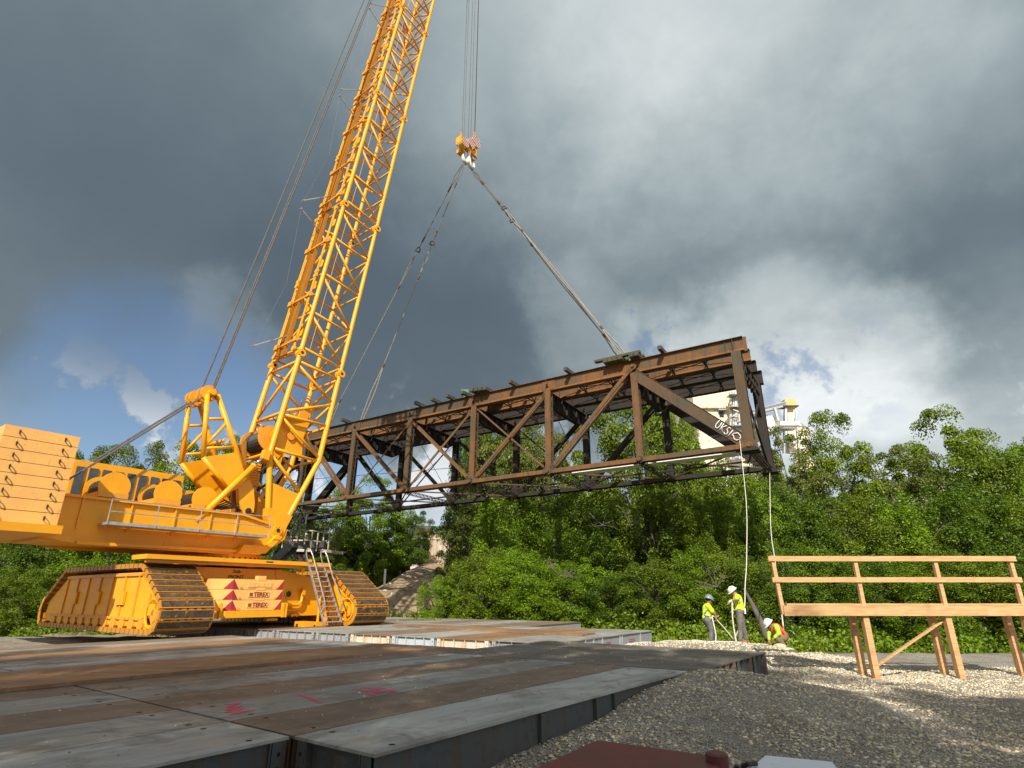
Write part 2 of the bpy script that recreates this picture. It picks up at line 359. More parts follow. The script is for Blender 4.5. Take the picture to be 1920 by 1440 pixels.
# ------------------------------------------------------------------ ground
def gravel_h(x, y):
    q0 = x - ORG.x; q1 = y - ORG.y
    m = q0 * MV.x + q1 * MV.y; n = q0 * NV.x + q1 * NV.y
    z = 0.0
    if n < 1.0:
        z += 0.50 * gs(m - 7.7, 2.1 if m > 7.7 else 4.2) * gs(n + 0.75, 1.9 if n < -.75 else 3.0)
        z -= 0.10 * gs(m - 12.0, 1.8) * gs(n, 1.5)
    z += 0.07 * gs(m - 1.5, 3) * gs(n + 3.0, 2.2)
    # heap behind the near platform, where the workers stand
    z += 0.52 * gs(y - 18.7, 1.7 if y < 18.7 else 2.4) * (1 / (1 + math.exp(-(x - 2.6) * 2.2))) * (1 / (1 + math.exp((x - 8.3) * 2.6)))
    z += 0.045 * (noise.noise(Vector((x * .7, y * .7, 0))) + 0.6 * noise.noise(Vector((x * 1.9, y * 1.9, 3))))
    if y > 21.5 and x > 2: z -= min(2.2, (y - 21.5) * 0.55) * min(1, (x - 2) / 2)
    return z
def sheet(name, x0, x1, y0, y1, nx, ny, hf, mat, kind='structure', grad=1.0):
    xs = [x0 + (x1 - x0) * i / nx for i in range(nx + 1)]; ys = [y0 + (y1 - y0) * (j / ny) ** grad for j in range(ny + 1)]
    vs = [(x, y, hf(x, y)) for y in ys for x in xs]
    fs = [(j * (nx + 1) + i, j * (nx + 1) + i + 1, (j + 1) * (nx + 1) + i + 1, (j + 1) * (nx + 1) + i) for j in range(ny) for i in range(nx)]
    me = bpy.data.meshes.new(name); me.from_pydata(vs, [], fs); me.materials.append(mat)
    me.polygons.foreach_set('use_smooth', [True] * len(fs))
    return tag(link(name, me), kind=kind)
def gravel_mat():
    m, t = new_mat("crushed_stone"); v = wpos(t)
    vo = t.node('ShaderNodeTexVoronoi'); t.l.new(v, vo.inputs['Vector']); vo.inputs['Scale'].default_value = 44
    hsv = t.ramp(t.math('FRACT', t.math('MULTIPLY', vo.outputs['Color'], 1.0)), [(0, (0.26, 0.235, 0.19)), (0.35, (0.44, 0.40, 0.32)), (0.7, (0.54, 0.50, 0.42)), (1, (0.28, 0.27, 0.25))])
    n = t.noise(v, 0.9, 5, 0.6)
    c = t.mix(t.math('MULTIPLY', t.mapr(n, 0.42, 0.62), 0.6), hsv, (0.27, 0.22, 0.15))
    c = t.mix(t.mapr(vo.outputs['Distance'], 0.35, 0.8), c, (0.10, 0.09, 0.075))
    t.l.new(c, t.bsdf.inputs['Base Color']); t.bsdf.inputs['Roughness'].default_value = 0.9
    b = t.node('ShaderNodeBump'); b.inputs['Strength'].default_value = 0.9; b.inputs['Distance'].default_value = 0.03; b.invert = True
    t.l.new(vo.outputs['Distance'], b.inputs['Height']); t.l.new(b.outputs[0], t.bsdf.inputs['Normal'])
    return m
M_GRAVEL = gravel_mat()
def ground_mat():
    m, t = new_mat("grassy_dirt"); v = wpos(t)
    n = t.noise(v, 0.12, 6, 0.6); n2 = t.noise(v, 2.5, 6, 0.7)
    c = t.mix(t.mapr(n, 0.42, 0.58), (0.045, 0.075, 0.015), (0.16, 0.125, 0.08))
    c = t.mix(t.math('MULTIPLY', t.mapr(n2, 0.4, 0.7), 0.4), c, (0.08, 0.09, 0.03))
    t.l.new(c, t.bsdf.inputs['Base Color']); t.bsdf.inputs['Roughness'].default_value = 0.95
    bump(t, n2, 0.6, 0.1); return m
M_GROUND = ground_mat()
sheet("gravel_ground", -26, 30, -14, 30, 224, 176, gravel_h, M_GRAVEL)
def far_h(x, y):
    r = max(abs(x) - 24, y - 26, -(y + 12), 0.0)
    return -0.35 - min(r * 0.12, 1.4) - (0.0 if r > 0 else 0.25)
sheet("ground", -2500, 2500, -1200, 3800, 50, 50, lambda x, y: -1.6, M_GROUND)
sheet("river_bank", -90, 110, -40, 140, 100, 90, lambda x, y: far_h(x, y) + 0.25 * noise.noise(Vector((x * .2, y * .2, 0))), M_GROUND)

# embankment on the far side (dirt slope up to the old bridge pier)
def dirt_mat():
    m, t = new_mat("bare_dirt_slope"); v = wpos(t)
    n = t.noise(v, 0.35, 7, 0.65); n2 = t.noise(v, 2.2, 8, 0.72); vo = t.node('ShaderNodeTexVoronoi'); t.l.new(v, vo.inputs['Vector']); vo.inputs['Scale'].default_value = 3.0
    c = t.mix(t.mapr(n, 0.4, 0.6), (0.36, 0.26, 0.16), (0.26, 0.19, 0.115))
    c = t.mix(t.math('MULTIPLY', t.mapr(n2, 0.55, 0.7), 0.7), c, (0.42, 0.37, 0.30))
    c = t.mix(t.math('MULTIPLY', t.mapr(n2, 0.47, 0.36), 0.6), c, (0.06, 0.075, 0.02))
    t.l.new(c, t.bsdf.inputs['Base Color']); t.bsdf.inputs['Roughness'].default_value = 0.95; bump(t, n2, 0.9, 0.25); return m
M_DIRT = dirt_mat()
def emb_h(x, y):
    # ridge climbing right and away from (-15,52) to the plateau at (-9,80)
    t = (y - 50) / 32
    crest = -0.8 + 7.2 * max(0, min(1, t)) ** 0.6
    side = gs(x + 10.8, 6.5) if x < -10.8 else gs(x + 10.8, 16)
    return -0.9 + (crest + 0.9) * side + 0.35 * noise.noise(Vector((x * .5, y * .5, 1))) + 0.12 * noise.noise(Vector((x * 2, y * 2, 1)))
sheet("embankment", -34, 14, 44, 100, 110, 120, emb_h, M_DIRT)

# loose stones on the gravel: real geometry, joined
def stones(name, region_fn, count, smin, smax, seed, cols, mat):
    rng = np.random.RandomState(seed)
    t_ = (1 + 5 ** .5) / 2
    ico = np.array([(-1, t_, 0), (1, t_, 0), (-1, -t_, 0), (1, -t_, 0), (0, -1, t_), (0, 1, t_), (0, -1, -t_), (0, 1, -t_), (t_, 0, -1), (t_, 0, 1), (-t_, 0, -1), (-t_, 0, 1)], float); ico /= np.linalg.norm(ico[0])
    fc = np.array([(0, 11, 5), (0, 5, 1), (0, 1, 7), (0, 7, 10), (0, 10, 11), (1, 5, 9), (5, 11, 4), (11, 10, 2), (10, 7, 6), (7, 1, 8), (3, 9, 4), (3, 4, 2), (3, 2, 6), (3, 6, 8), (3, 8, 9), (4, 9, 5), (2, 4, 11), (6, 2, 10), (8, 6, 7), (9, 8, 1)])
    V = []; Cc = []; n = 0
    for _ in range(count * 6):
        if n >= count: break
        p = region_fn(rng)
        if p is None: continue
        s = smin + (smax - smin) * rng.rand() ** 2.6
        A = np.linalg.qr(rng.randn(3, 3))[0]
        vs = (ico * (1 + 0.32 * rng.randn(12, 1) * .8)) @ A * np.array([1, .8 + .3 * rng.rand(), .55 + .2 * rng.rand()]) * s
        z = gravel_h(p[0], p[1]) + s * 0.25
        V.append(vs + np.array([p[0], p[1], z])); Cc.append(cols[rng.randint(len(cols))] * (0.75 + 0.5 * rng.rand())); n += 1
    V = np.concatenate(V).astype(np.float32); nf = n * 20
    idx = (np.tile(fc, (n, 1)) + np.repeat(np.arange(n) * 12, 20)[:, None]).astype(np.int32)
    me = bpy.data.meshes.new(name); me.vertices.add(len(V)); me.vertices.foreach_set('co', V.ravel())
    me.loops.add(nf * 3); me.loops.foreach_set('vertex_index', idx.ravel())
    me.polygons.add(nf); me.polygons.foreach_set('loop_start', np.arange(nf, dtype=np.int32) * 3); me.polygons.foreach_set('loop_total', np.full(nf, 3, np.int32))
    me.update(); ca = me.color_attributes.new('tint', 'FLOAT_COLOR', 'POINT')
    cc = np.ones((n * 12, 4), np.float32); cc[:, :3] = np.repeat(np.array(Cc), 12, axis=0); ca.data.foreach_set('color', cc.ravel())
    me.materials.append(mat); return tag(link(name, me), kind='stuff')
m_, t_n = new_mat("stone_tint"); at_ = t_n.node('ShaderNodeAttribute', attribute_name='tint')
pv = t_n.noise(wpos(t_n), 1.1, 5, 0.6)
t_n.l.new(t_n.mix(t_n.math('MULTIPLY', t_n.mapr(pv, 0.45, 0.65), 0.45), at_.outputs['Color'], (0.30, 0.23, 0.14)), t_n.bsdf.inputs['Base Color'])
t_n.bsdf.inputs['Roughness'].default_value = 0.85; M_STONE = m_
SCOL = [np.array(c) * np.array([1.45, 1.34, 1.15]) for c in [(.42, .39, .32), (.50, .47, .40), (.30, .29, .27), (.36, .33, .27), (.25, .26, .28), (.46, .40, .28), (.56, .53, .46), (.20, .19, .18)]]
def near_region(rng):
    y = 2.4 + 15 * rng.rand() ** 1.5; x = -3 + 19 * rng.rand()
    if abs(x) > y * 1.08 + 0.6: return None
    m, n = mn_of(x, y)
    if -9 < m < 7.6 and n > 0.02: return None
    if 7.5 < m < 12.5 and n > -0.12: return None
    if noise.noise(Vector((x * .9, y * .9, 5))) + .5 * noise.noise(Vector((x * 2.7, y * 2.7, 9))) > .12 + .35 * rng.rand(): return None
    return x, y
o_ = stones("loose_gravel", near_region, 80000, 0.006, 0.027, 3, SCOL, M_STONE)
def back_region(rng):
    x = 1.5 + 9 * rng.rand(); y = 14.5 + 7 * rng.rand()
    m, n = mn_of(x, y)
    if m < 12.6 and n > -0.15: return None
    if m > 11.6 and n > 5.3: return None
    return x, y
SC2 = [np.array(c) for c in [(.62, .55, .40), (.55, .47, .32), (.48, .43, .33), (.40, .38, .33), (.66, .60, .47)]]
stones("heaped_gravel", back_region, 16000, 0.010, 0.042, 5, SC2, M_STONE)
def crumb_region(rng):
    m = rng.uniform(-3, 12.4); n = rng.uniform(0.05, 9) ** 1.0; p = MN(m, n)
    if (m < 0 and n < 1.25) or (m > 7.5 and n > 6.3): return None
    return p.x, p.y
_gh = gravel_h; gravel_h = lambda x, y: 0.502
stones("mat_crumbs", crumb_region, 900, 0.004, 0.016, 8, SC2, M_STONE)
gravel_h = _gh
def boulder_region(rng):
    x = 8.1 + 1.0 * rng.rand(); return x, 18.2 + 1.6 * rng.rand() - (x - 8.1) * .6
# ------------------------------------------------------------------ steel crane mats
M_HOLE = plain("bolt_hole_dark", (0.006, 0.006, 0.007), None, 3, 0.9)
M_PINK = None
def pink():
    m, t = new_mat("pink_marking_paint"); v = wpos(t)
    n = t.noise(v, 16, 5, 0.7)
    t.bsdf.inputs['Base Color'].default_value = (0.80, 0.06, 0.16, 1); t.bsdf.inputs['Roughness'].default_value = 0.7
    t.l.new(t.mapr(n, 0.42, 0.54, 0.15, 0.9), t.bsdf.inputs['Alpha']); return m
M_PINK = pink()
def steel_mat(label, origin, rz, L, Wd, top, side, H=0.5, ribs=(), end_ribs=(0.12, 0.88), holes=True, group="steel mats of the near platform", open_side=False, zt=None, detail=True):
    """local frame: x along the mat, y across it, top plate at z = H; origin at the lower corner"""
    t = empty("steel_mat", origin, label, "steel mat", group, rz)
    R_ = Matrix.Translation(origin) @ Matrix.Rotation(rz, 4, 'Z')
    def P(mb, name, mats, parent=None):
        o = mb.build(name, mats); o.parent = parent or t; return o
    g_ = 0.010
    mb = MB(); mb.b2((g_, g_, H - 0.028), (L - g_, Wd - g_, H)); P(mb, "top_plate", top)
    e = 0.05
    for y0 in (e, Wd - e - 0.012):
        mb = MB(); mb.b2((e, y0, 0.02), (L - e, y0 + 0.012, H - 0.029)); P(mb, "side_web", side)
    for x0 in (0.03, L - 0.042):
        x0 = 0.09 if x0 < 1 else L - 0.102
        mb = MB(); mb.b2((x0, 0.063, 0.02), (x0 + 0.012, Wd - 0.063, H - 0.029))
        P(mb, "end_plate", side)
    mb = MB(); mb.b2((0.02, 0.02, 0.0), (L - 0.02, Wd - 0.02, 0.019)); P(mb, "bottom_plate", side)
    for x0 in ribs:
        mb = MB(); mb.b2((x0, -0.005, 0.021), (x0 + 0.014, e - 0.001, H - 0.030)); P(mb, "stiffener", side)
    if detail:
        for xe, sgn in ((0.0, 1), (L, -1)):
            for fr in end_ribs:
                if .1 < fr < .9: P(MB().b2((xe + sgn * 0.012, fr * Wd, 0.022), (xe + sgn * 0.088, fr * Wd + 0.016, H - 0.030)), "stiffener", side)
            for ya, yb, yr in ((0.066, 0.19, 0.20), (Wd - 0.19, Wd - 0.066, Wd - 0.216)):
                P(MB().b2((xe + sgn * 0.012, yr, 0.022), (xe + sgn * 0.088, yr + 0.016, H - 0.030)), "stiffener", side)
                P(MB().b2((xe + sgn * 0.014, ya, 0.024), (xe + sgn * 0.028, yb, H - 0.032)), "corner_plate", side)
                if holes:
                    for z_ in (0.11, 0.235, 0.36): P(MB().disc((xe + sgn * 0.0125, (ya + yb) / 2, z_), (1, 0, 0), 0.019, 0.004, 10), "bolt_hole", M_HOLE)
            if holes == 2:
                xa, xb = sorted((xe + sgn * .03, xe + sgn * .18))
                P(MB().b2((xa, 0.012, 0.024), (xb, 0.028, H - 0.032)), "corner_plate", side); P(MB().b2((xe + sgn * .20 - .008, 0.012, 0.022), (xe + sgn * .20 + .008, .049, H - .030)), "stiffener", side)
                for z_ in (0.11, 0.235, 0.36): P(MB().disc(((xa + xb) / 2, 0.011, z_), (0, 1, 0), 0.019, 0.004, 10), "bolt_hole", M_HOLE)
        for x0 in (0.35, L - 0.35):
            for y0 in (0.16, Wd - 0.16): P(MB().disc((x0, y0, H), (0, 0, 1), 0.032, 0.003, 10), "lifting_hole", M_HOLE)
    return t
Wm = 1.217
rows = [(T_LGREY, "pale grey steel mat along the front edge of the near platform, bordering the gravel slope", 7.56),
        (T_BROWN, "dark brown steel mat, second back from the front edge of the near platform", 7.56),
        (T_GREY, "grey steel mat with pink spray strokes, third back from the front edge", 7.56),
        (T_BROWN, "rust brown steel mat right behind the mat sprayed pink", 7.56),
        (T_GREY, "greenish grey steel mat, fifth back, with a pink streak at its far edge", 7.56),
        (T_BROWN, "brown steel mat in front of the raised orange plate", 8.9),
        (T_ORANGE, "orange brown steel mat partly under the raised rusty plate", 8.9),
        (T_ORANGE, "orange stained steel mat just behind the raised rusty plate", 8.75),
        (T_LGREY, "pale grey sunlit steel mat beyond the orange stained mats", 8.6),
        (T_GREY, "grey steel mat next to the pale sunlit one near the back of the platform", 8.5),
        (T_BROWN, "brown steel mat fourth from the dark gap under the crane", 8.35),
        (T_ORANGE, "orange steel mat third from the dark gap under the crane", 8.2),
        (T_GREY, "dull grey steel mat next to the last one before the crane", 8.1),
        (T_BROWN, "brown steel mat closest to the crane, last of the near platform", 8.0)]
for i, (mt, lb, L) in enumerate(rows):
    ribs = [2.62, 2.72, 4.0, 4.55, 6.5, 6.68] if i == 0 else ()
    side = M_SIDE if i % 3 != 1 else M_SIDER
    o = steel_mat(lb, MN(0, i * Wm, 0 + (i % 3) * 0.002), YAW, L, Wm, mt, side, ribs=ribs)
    if i == 0:                          # wide stiffener plates on the visible side
        for x0 in (2.62, 6.5):
            mb = MB(); mb.b2((x0 + 0.014, -0.004, 0.021), (x0 + 0.115, 0.008, 0.46)); q = mb.build("stiffener", M_SIDE); q.parent = o
    if i == 2: MAT_PINK = o
    if i == 4: MAT_PINK2 = o
def paint(parent, strokes, width):
    for st in strokes:
        mb = MB()
        for a, b in zip(st[:-1], st[1:]):
            a = Vector((*a, 0)); b = Vector((*b, 0)); d = (b - a).normalized(); s_ = Vector((-d.y, d.x, 0)) * width / 2; e = d * width * 0.3
            zz = Vector((0, 0, 0.503))
            mb.add([a - s_ - e + zz, a + s_ - e + zz, b + s_ + e + zz, b - s_ + e + zz], [(0, 3, 2, 1)])
            mb.v = [(x, y, z + 0.0006 * len(mb.f)) if k >= len(mb.v) - 4 else (x, y, z) for k, (x, y, z) in enumerate(mb.v)]
        q = mb.build("paint_mark", M_PINK); q.parent = parent
def loc_on(parent, x, y):               # photo point on a mat's plate, in the mat's own frame
    p = at_z(x, y, 0.5) - parent.location; return p.dot(MV), p.dot(NV)
L1 = [loc_on(MAT_PINK, 662, 1293), loc_on(MAT_PINK, 683, 1297), loc_on(MAT_PINK, 700, 1305)]
L2 = [loc_on(MAT_PINK, 559, 1303), loc_on(MAT_PINK, 577, 1309), loc_on(MAT_PINK, 601, 1319)]
S1 = [loc_on(MAT_PINK, *p) for p in [(682, 1291), (720, 1291), (690, 1296), (738, 1296), (700, 1299), (742, 1298), (705, 1302)]]
S2 = [loc_on(MAT_PINK, *p) for p in [(423, 1322), (448, 1320), (424, 1327), (450, 1326), (428, 1332), (456, 1330), (424, 1337), (474, 1334), (430, 1341)]]
paint(MAT_PINK, [L1, L2, S1, S2], 0.07)
paint(MAT_PINK2, [[loc_on(MAT_PINK2, *p) for p in [(515, 1248), (550, 1245), (600, 1242)]]], 0.07)
# mats lying the other way at the right-hand end of the near platform
tl = ["dark steel mat laid crosswise next to the ends of the long mats", "blackish crosswise steel mat, second from the long mats' ends",
      "dark crosswise steel mat, second from the platform's far corner", "dark steel mat laid crosswise along the far right edge beside the sunlit gravel"]
for j in range(4):
    o_ = MN(7.62 + j * 1.225 + 1.217, -0.14, 0.001 * j)
    sd = (M_SIDE, M_SIDER, M_SIDE, M_SIDE)[j]
    steel_mat(tl[j], o_, YAW + PI / 2, 6.55, 1.217, T_DARK, sd, ribs=[], end_ribs=(0.02, 0.45, 0.56, 0.96))
# mats running off to the left of the corner
ll = ["pale steel mat at the bottom left corner, bolted end beside the dark slot", "grey steel mat behind the bottom left corner mat",
      "brown steel mat third from the bottom left corner mat", "grey steel mat left of the pink sprayed mat's end", "brown steel mat left of the rust brown row",
      "grey steel mat at the left edge halfway back", "orange brown steel mat at the left edge beyond halfway", "pale steel mat at the left edge in the sun",
      "brown steel mat at the left edge near the crane", "grey steel mat at the left edge next to the crane's dark gap"]
for j in range(10):
    o_ = MN(-7.6, 1.217 * (j + 1) + (0.012 if j == 0 else 0), 0.0015 * (j % 2))
    steel_mat(ll[j], o_, YAW, 7.58, 1.205, (T_LGREY, T_GREY, T_BROWN, T_GREY, T_BROWN, T_GREY, T_ORANGE, T_LGREY, T_BROWN, T_GREY)[j], M_SIDE, ribs=[3.0, 5.2] if j == 0 else (), holes=2 if j == 0 else True)
# raised rusty plate lying on the mats
def raised_plate(name, corners, thick, mat, label, group=None):
    mb = MB(); mb.prism([Vector(c) for c in corners], (0, 0, thick)); o = mb.build(name, mat); 
    return tag(o, label, "steel plate", group)
pA = at_z(666, 1232, 0.53); pB = at_z(440, 1253, 0.53)
q0 = MN(mn_of(pA.x, pA.y)[0], 7.02, 0.505); 
raised_plate("steel_plate", [MN(5.6, 7.02, .506), MN(5.75, 9.3, .506), MN(-1.8, 9.5, .506), MN(-1.8, 7.0, .506)], 0.055, T_ORANGE, "large rusty orange steel plate lying on top of the near platform's mats")

# ---- far platform
FY = YAW + math.radians(3.4)
MF = Vector((math.cos(FY), math.sin(FY), 0)); NF = Vector((-math.sin(FY), math.cos(FY), 0))
FO = MN(11.82, 5.72, 0.0)
spec = [(2.36, T_GREY, M_FGREY, "grey steel mat at the right end of the far platform"), (2.28, T_ORANGE, M_FWHITE, "far platform mat with a rust streaked white end, nearest the right"),
        (2.09, T_GREY, M_FBLUE, "far platform mat with a pale blue end between two white ended ones"), (2.14, T_BROWN, M_FWHITE, "far platform mat with a white rusty end next to the dark grey ended ones"),
        (1.98, T_GREY, M_FGREY, "far platform mat with a dark grey ribbed end beside the white rusty one"), (2.5, T_GREY, M_FGREY, "far platform mat with a dark grey end at the edge of the crane's shadow")] + \
       [(2.2, (T_BROWN, T_GREY)[k % 2], M_FGREY, "far mat in crane shadow, %s" % w) for k, w in enumerate(["first under the crawler", "second under the crawler", "below the ladder side of the ballast", "below the left of the ballast", "under the crane's left half", "at the crane's rear left", "outermost left under the crane", "last on the left behind the crane"])]
yy = 0.0
for i, (w, tm, sm, lb) in enumerate(spec):
    nr = 5
    o_ = FO + NF * yy
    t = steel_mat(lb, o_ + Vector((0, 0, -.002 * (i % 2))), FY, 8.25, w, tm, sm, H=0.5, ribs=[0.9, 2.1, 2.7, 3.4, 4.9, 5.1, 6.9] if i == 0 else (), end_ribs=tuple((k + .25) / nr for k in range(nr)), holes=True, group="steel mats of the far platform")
    if i == 0:
        for (px, word) in ((1, "DEER"), (0, "SOUTH")):
            x0 = 3.95 if px else 6.1
            mt_ = frame_mtx(t.location + MF * x0 + NF * 0.048 + Vector((0, 0, .24)), MF, -NF)
            text(word, 0.16, mt_, M_DKRED, t)
    yy += w
# rear rows carrying the far crawler
yy = 0.0
for i in range(13):
    w = 2.3; lb = "steel mat in the far platform's rear row, " + ["at its right end", "second from the right end", "right of the crawler", "under the right end of the crawler", "under the crawler's idler", "under the ladder foot", "under the crawler's middle", "behind the ballast", "behind the ballast's left side", "left of the ballast", "fourth from the left end", "third from the left end", "at the left end"][i]
    if i >= 1:
        steel_mat(lb, FO + MF * 8.28 + NF * (yy + 4.0) + Vector((0, 0, .001 * (i % 2))), FY, 6.0, w, (T_GREY, T_BROWN)[i % 2], M_FGREY, H=0.5, group="steel mats of the far platform", detail=False)
    yy += w
raised_plate("steel_plate", [FO + MF * 3.2 + NF * 0.7 + ZV * .505, FO + MF * 4.7 + NF * 0.9 + ZV * .505, FO + MF * 6.3 + NF * 11.5 + ZV * .505, FO + MF * 4.9 + NF * 11.5 + ZV * .505], 0.05, T_ORANGE, "long rusty orange plate lying across the far platform in the sun")
# ------------------------------------------------------------------ the steel truss bridge span
TO = Vector((11.43630469, 26.89708794, 6.76443612)) * 1.23 + Vector((0, 0, CAMZ))
TL = Vector((-0.84793053, 0.53007281, -0.00605211)); TT = Vector((0.53000701, 0.84749264, -0.02913407)); TU = Vector((0.01031406, 0.02791133, 0.99955719))
PL, TWD, TH = 6.718, 6.366, 6.556
def TP(k, y, z): return TO + TL * (k * PL) + TT * y + TU * z      # k panels, y metres across, z metres up
TR_ = empty("truss_bridge", TP(3.5, TWD / 2, 0), "rusty riveted steel truss bridge span hanging level from the crane", "bridge")
def part(mb, name, mat, parent=None, smooth=False, label=None, kind=None):
    o = mb.build(name, mat, parent or TR_, smooth)
    if label: o['label'] = label
    if kind: o['kind'] = kind
    return o
def ibeam(p, q, w, h, up, tf=0.04, tw=0.03, mb=None):
    mb = mb or MB(); p = Vector(p); q = Vector(q); x = (q - p).normalized(); u = Vector(up); u = (u - x * u.dot(x)).normalized()
    mb.bar(p, q, tw, h - 2 * tf - 0.004, u)
    for s in (-1, 1): mb.bar(p + u * s * (h / 2 - tf / 2), q + u * s * (h / 2 - tf / 2), w, tf, u)
    return mb
GT = 0.50; GB = -0.48                     # girder top / bottom about the top pins
ys = [0.0, 2.12, 4.24, TWD]
for gi, y in enumerate(ys):
    z0, z1 = (TH + GB, TH + GT) if gi in (0, 3) else (TH + GB + 0.12, TH + GT - 0.02)
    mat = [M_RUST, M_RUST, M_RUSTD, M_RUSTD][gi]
    for seg in range(7):
        k0 = -0.075 if seg == 0 else seg; k1 = seg + 1 if seg < 6 else 7.075
        mb = MB(); a = TP(k0, y, (z0 + z1) / 2); b = TP(k1, y, (z0 + z1) / 2)
        ibeam(a, b, 0.46, z1 - z0, TU, 0.035, 0.05, mb)
        for s in (-1, 1):                  # flange angles
            for zz in (z0 + 0.11, z1 - 0.11): mb.bar(TP(k0, y, zz) + TT * s * 0.035, TP(k1, y, zz) + TT * s * 0.035, 0.02, 0.16, TU)
        if gi < 2: part(MB().bar(TP(k0, y, z0 + 0.115) - TT * 0.050, TP(k1, y, z0 + 0.115) - TT * 0.050, 0.012, 0.20, TU), "flange_angle", M_RUSTO)
        for r_ in range(1):                # web stiffeners
            kk = seg + 0.02 + (r_ + 0.0) / 3
            for s in (-1, 1): mb.bar(TP(kk, y, z0 + 0.04) + TT * s * 0.11, TP(kk, y, z1 - 0.04) + TT * s * 0.11, 0.03, 0.13, TT)
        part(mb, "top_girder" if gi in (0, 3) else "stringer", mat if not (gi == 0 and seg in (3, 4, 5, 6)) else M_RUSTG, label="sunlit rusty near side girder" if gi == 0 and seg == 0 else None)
# end cover angle at the right end
part(MB().bar(TP(-0.08, 0, TH + GB), TP(-0.08, 0, TH + GT), 0.30, 0.03, TT), "end_angle", M_RUST)
mb = MB(); mb.bar(TP(0.09, -0.06, TH + GB + .02), TP(0.09, -0.06, TH + GT - .02), 0.03, 0.08, TT); part(mb, "end_angle", M_RUST)
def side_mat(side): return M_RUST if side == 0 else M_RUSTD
def vertical(k, side, w=0.46, d=0.42, mat=None):
    y = 0 if side == 0 else TWD; mat = mat or side_mat(side)
    z0, z1 = 0.0, TH + GB
    mb = MB()
    for s in (-1, 1):
        mb.bar(TP(k, y + s * d / 2, z0), TP(k, y + s * d / 2, z1), w, 0.025, TT)          # cover plates
    for s in (-1, 1):                       # channel flanges
        for e in (-1, 1):
            mb.bar(TP(k, y + s * (d / 2 - 0.06), z0) + TL * e * (w / 2 - 0.008), TP(k, y + s * (d / 2 - 0.06), z1) + TL * e * (w / 2 - 0.008), 0.10, 0.014, TL)
    o = part(mb, "vertical_post", mat)
    lb = MB(); n = 16                       # lacing on both open sides
    for e in (-1, 1):
        for i in range(n):
            za = z0 + (z1 - z0) * i / n; zb = z0 + (z1 - z0) * (i + 1) / n; s = 1 if i % 2 else -1
            lb.bar(TP(k, y + s * (d / 2 - .03), za) + TL * e * (w / 2 + 0.008), TP(k, y - s * (d / 2 - .03), zb) + TL * e * (w / 2 + 0.008), 0.05, 0.012, TL)
    part(lb, "lacing_bars", mat, o, kind="stuff")
    if side == 0:                            # rivet rows on the sunlit face
        rb = MB()
        for i in range(40):
            for e in (-1, 1):
                c = TP(k, y - d / 2 - 0.017, z0 + 0.25 + (z1 - 0.5) * i / 39) + TL * e * (w / 2 - 0.09)
                rb.box(c, (0.035, 0.02, 0.035), (TL, TT, TU))
        part(rb, "rivets", M_RUSTG, o, kind="stuff")
    return o
for side in (0, 1):
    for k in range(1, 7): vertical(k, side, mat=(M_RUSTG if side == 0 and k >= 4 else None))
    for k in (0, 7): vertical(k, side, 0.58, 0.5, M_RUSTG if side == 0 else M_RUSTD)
def diag_ibar(k0, z0, k1, z1, y, w, h, mat, name="diagonal"):
    mb = MB(); a = TP(k0, y, z0); b = TP(k1, y, z1); d = (b - a).normalized(); u = TT.cross(d).normalized()
    for s in (-1, 1):
        mb.bar(a + TT * s * w / 2, b + TT * s * w / 2, 0.025, h, u)
    mb.bar(a, b, w - .03, 0.02, u)
    for s in (-1, 1):
        for e in (-1, 1): mb.bar(a + TT * s * (w / 2 + .035) + u * e * (h / 2 - .01), b + TT * s * (w / 2 + .035) + u * e * (h / 2 - .01), 0.05, 0.02, u)
    return part(mb, name, mat)
def eyebar(k0, z0, k1, z1, y, h, th, mat, name="diagonal", heads=True):
    mb = MB(); a = TP(k0, y, z0); b = TP(k1, y, z1); d = (b - a).normalized(); u = TT.cross(d).normalized()
    mb.bar(a, b, th, h, u)
    if heads:
        for c in (a, b):
            mb.disc(c, TT, h * 0.85 + .04, th + 0.006, 18)
            sg = 1 if c is a else -1
            mb.prism([c + u * h * .82 + d * sg * .05 - TT * th / 2, c + u * h * .49 + d * sg * .65 - TT * th / 2, c - u * h * .49 + d * sg * .65 - TT * th / 2, c - u * h * .82 + d * sg * .05 - TT * th / 2], TT * th)
    return part(mb, name, mat)
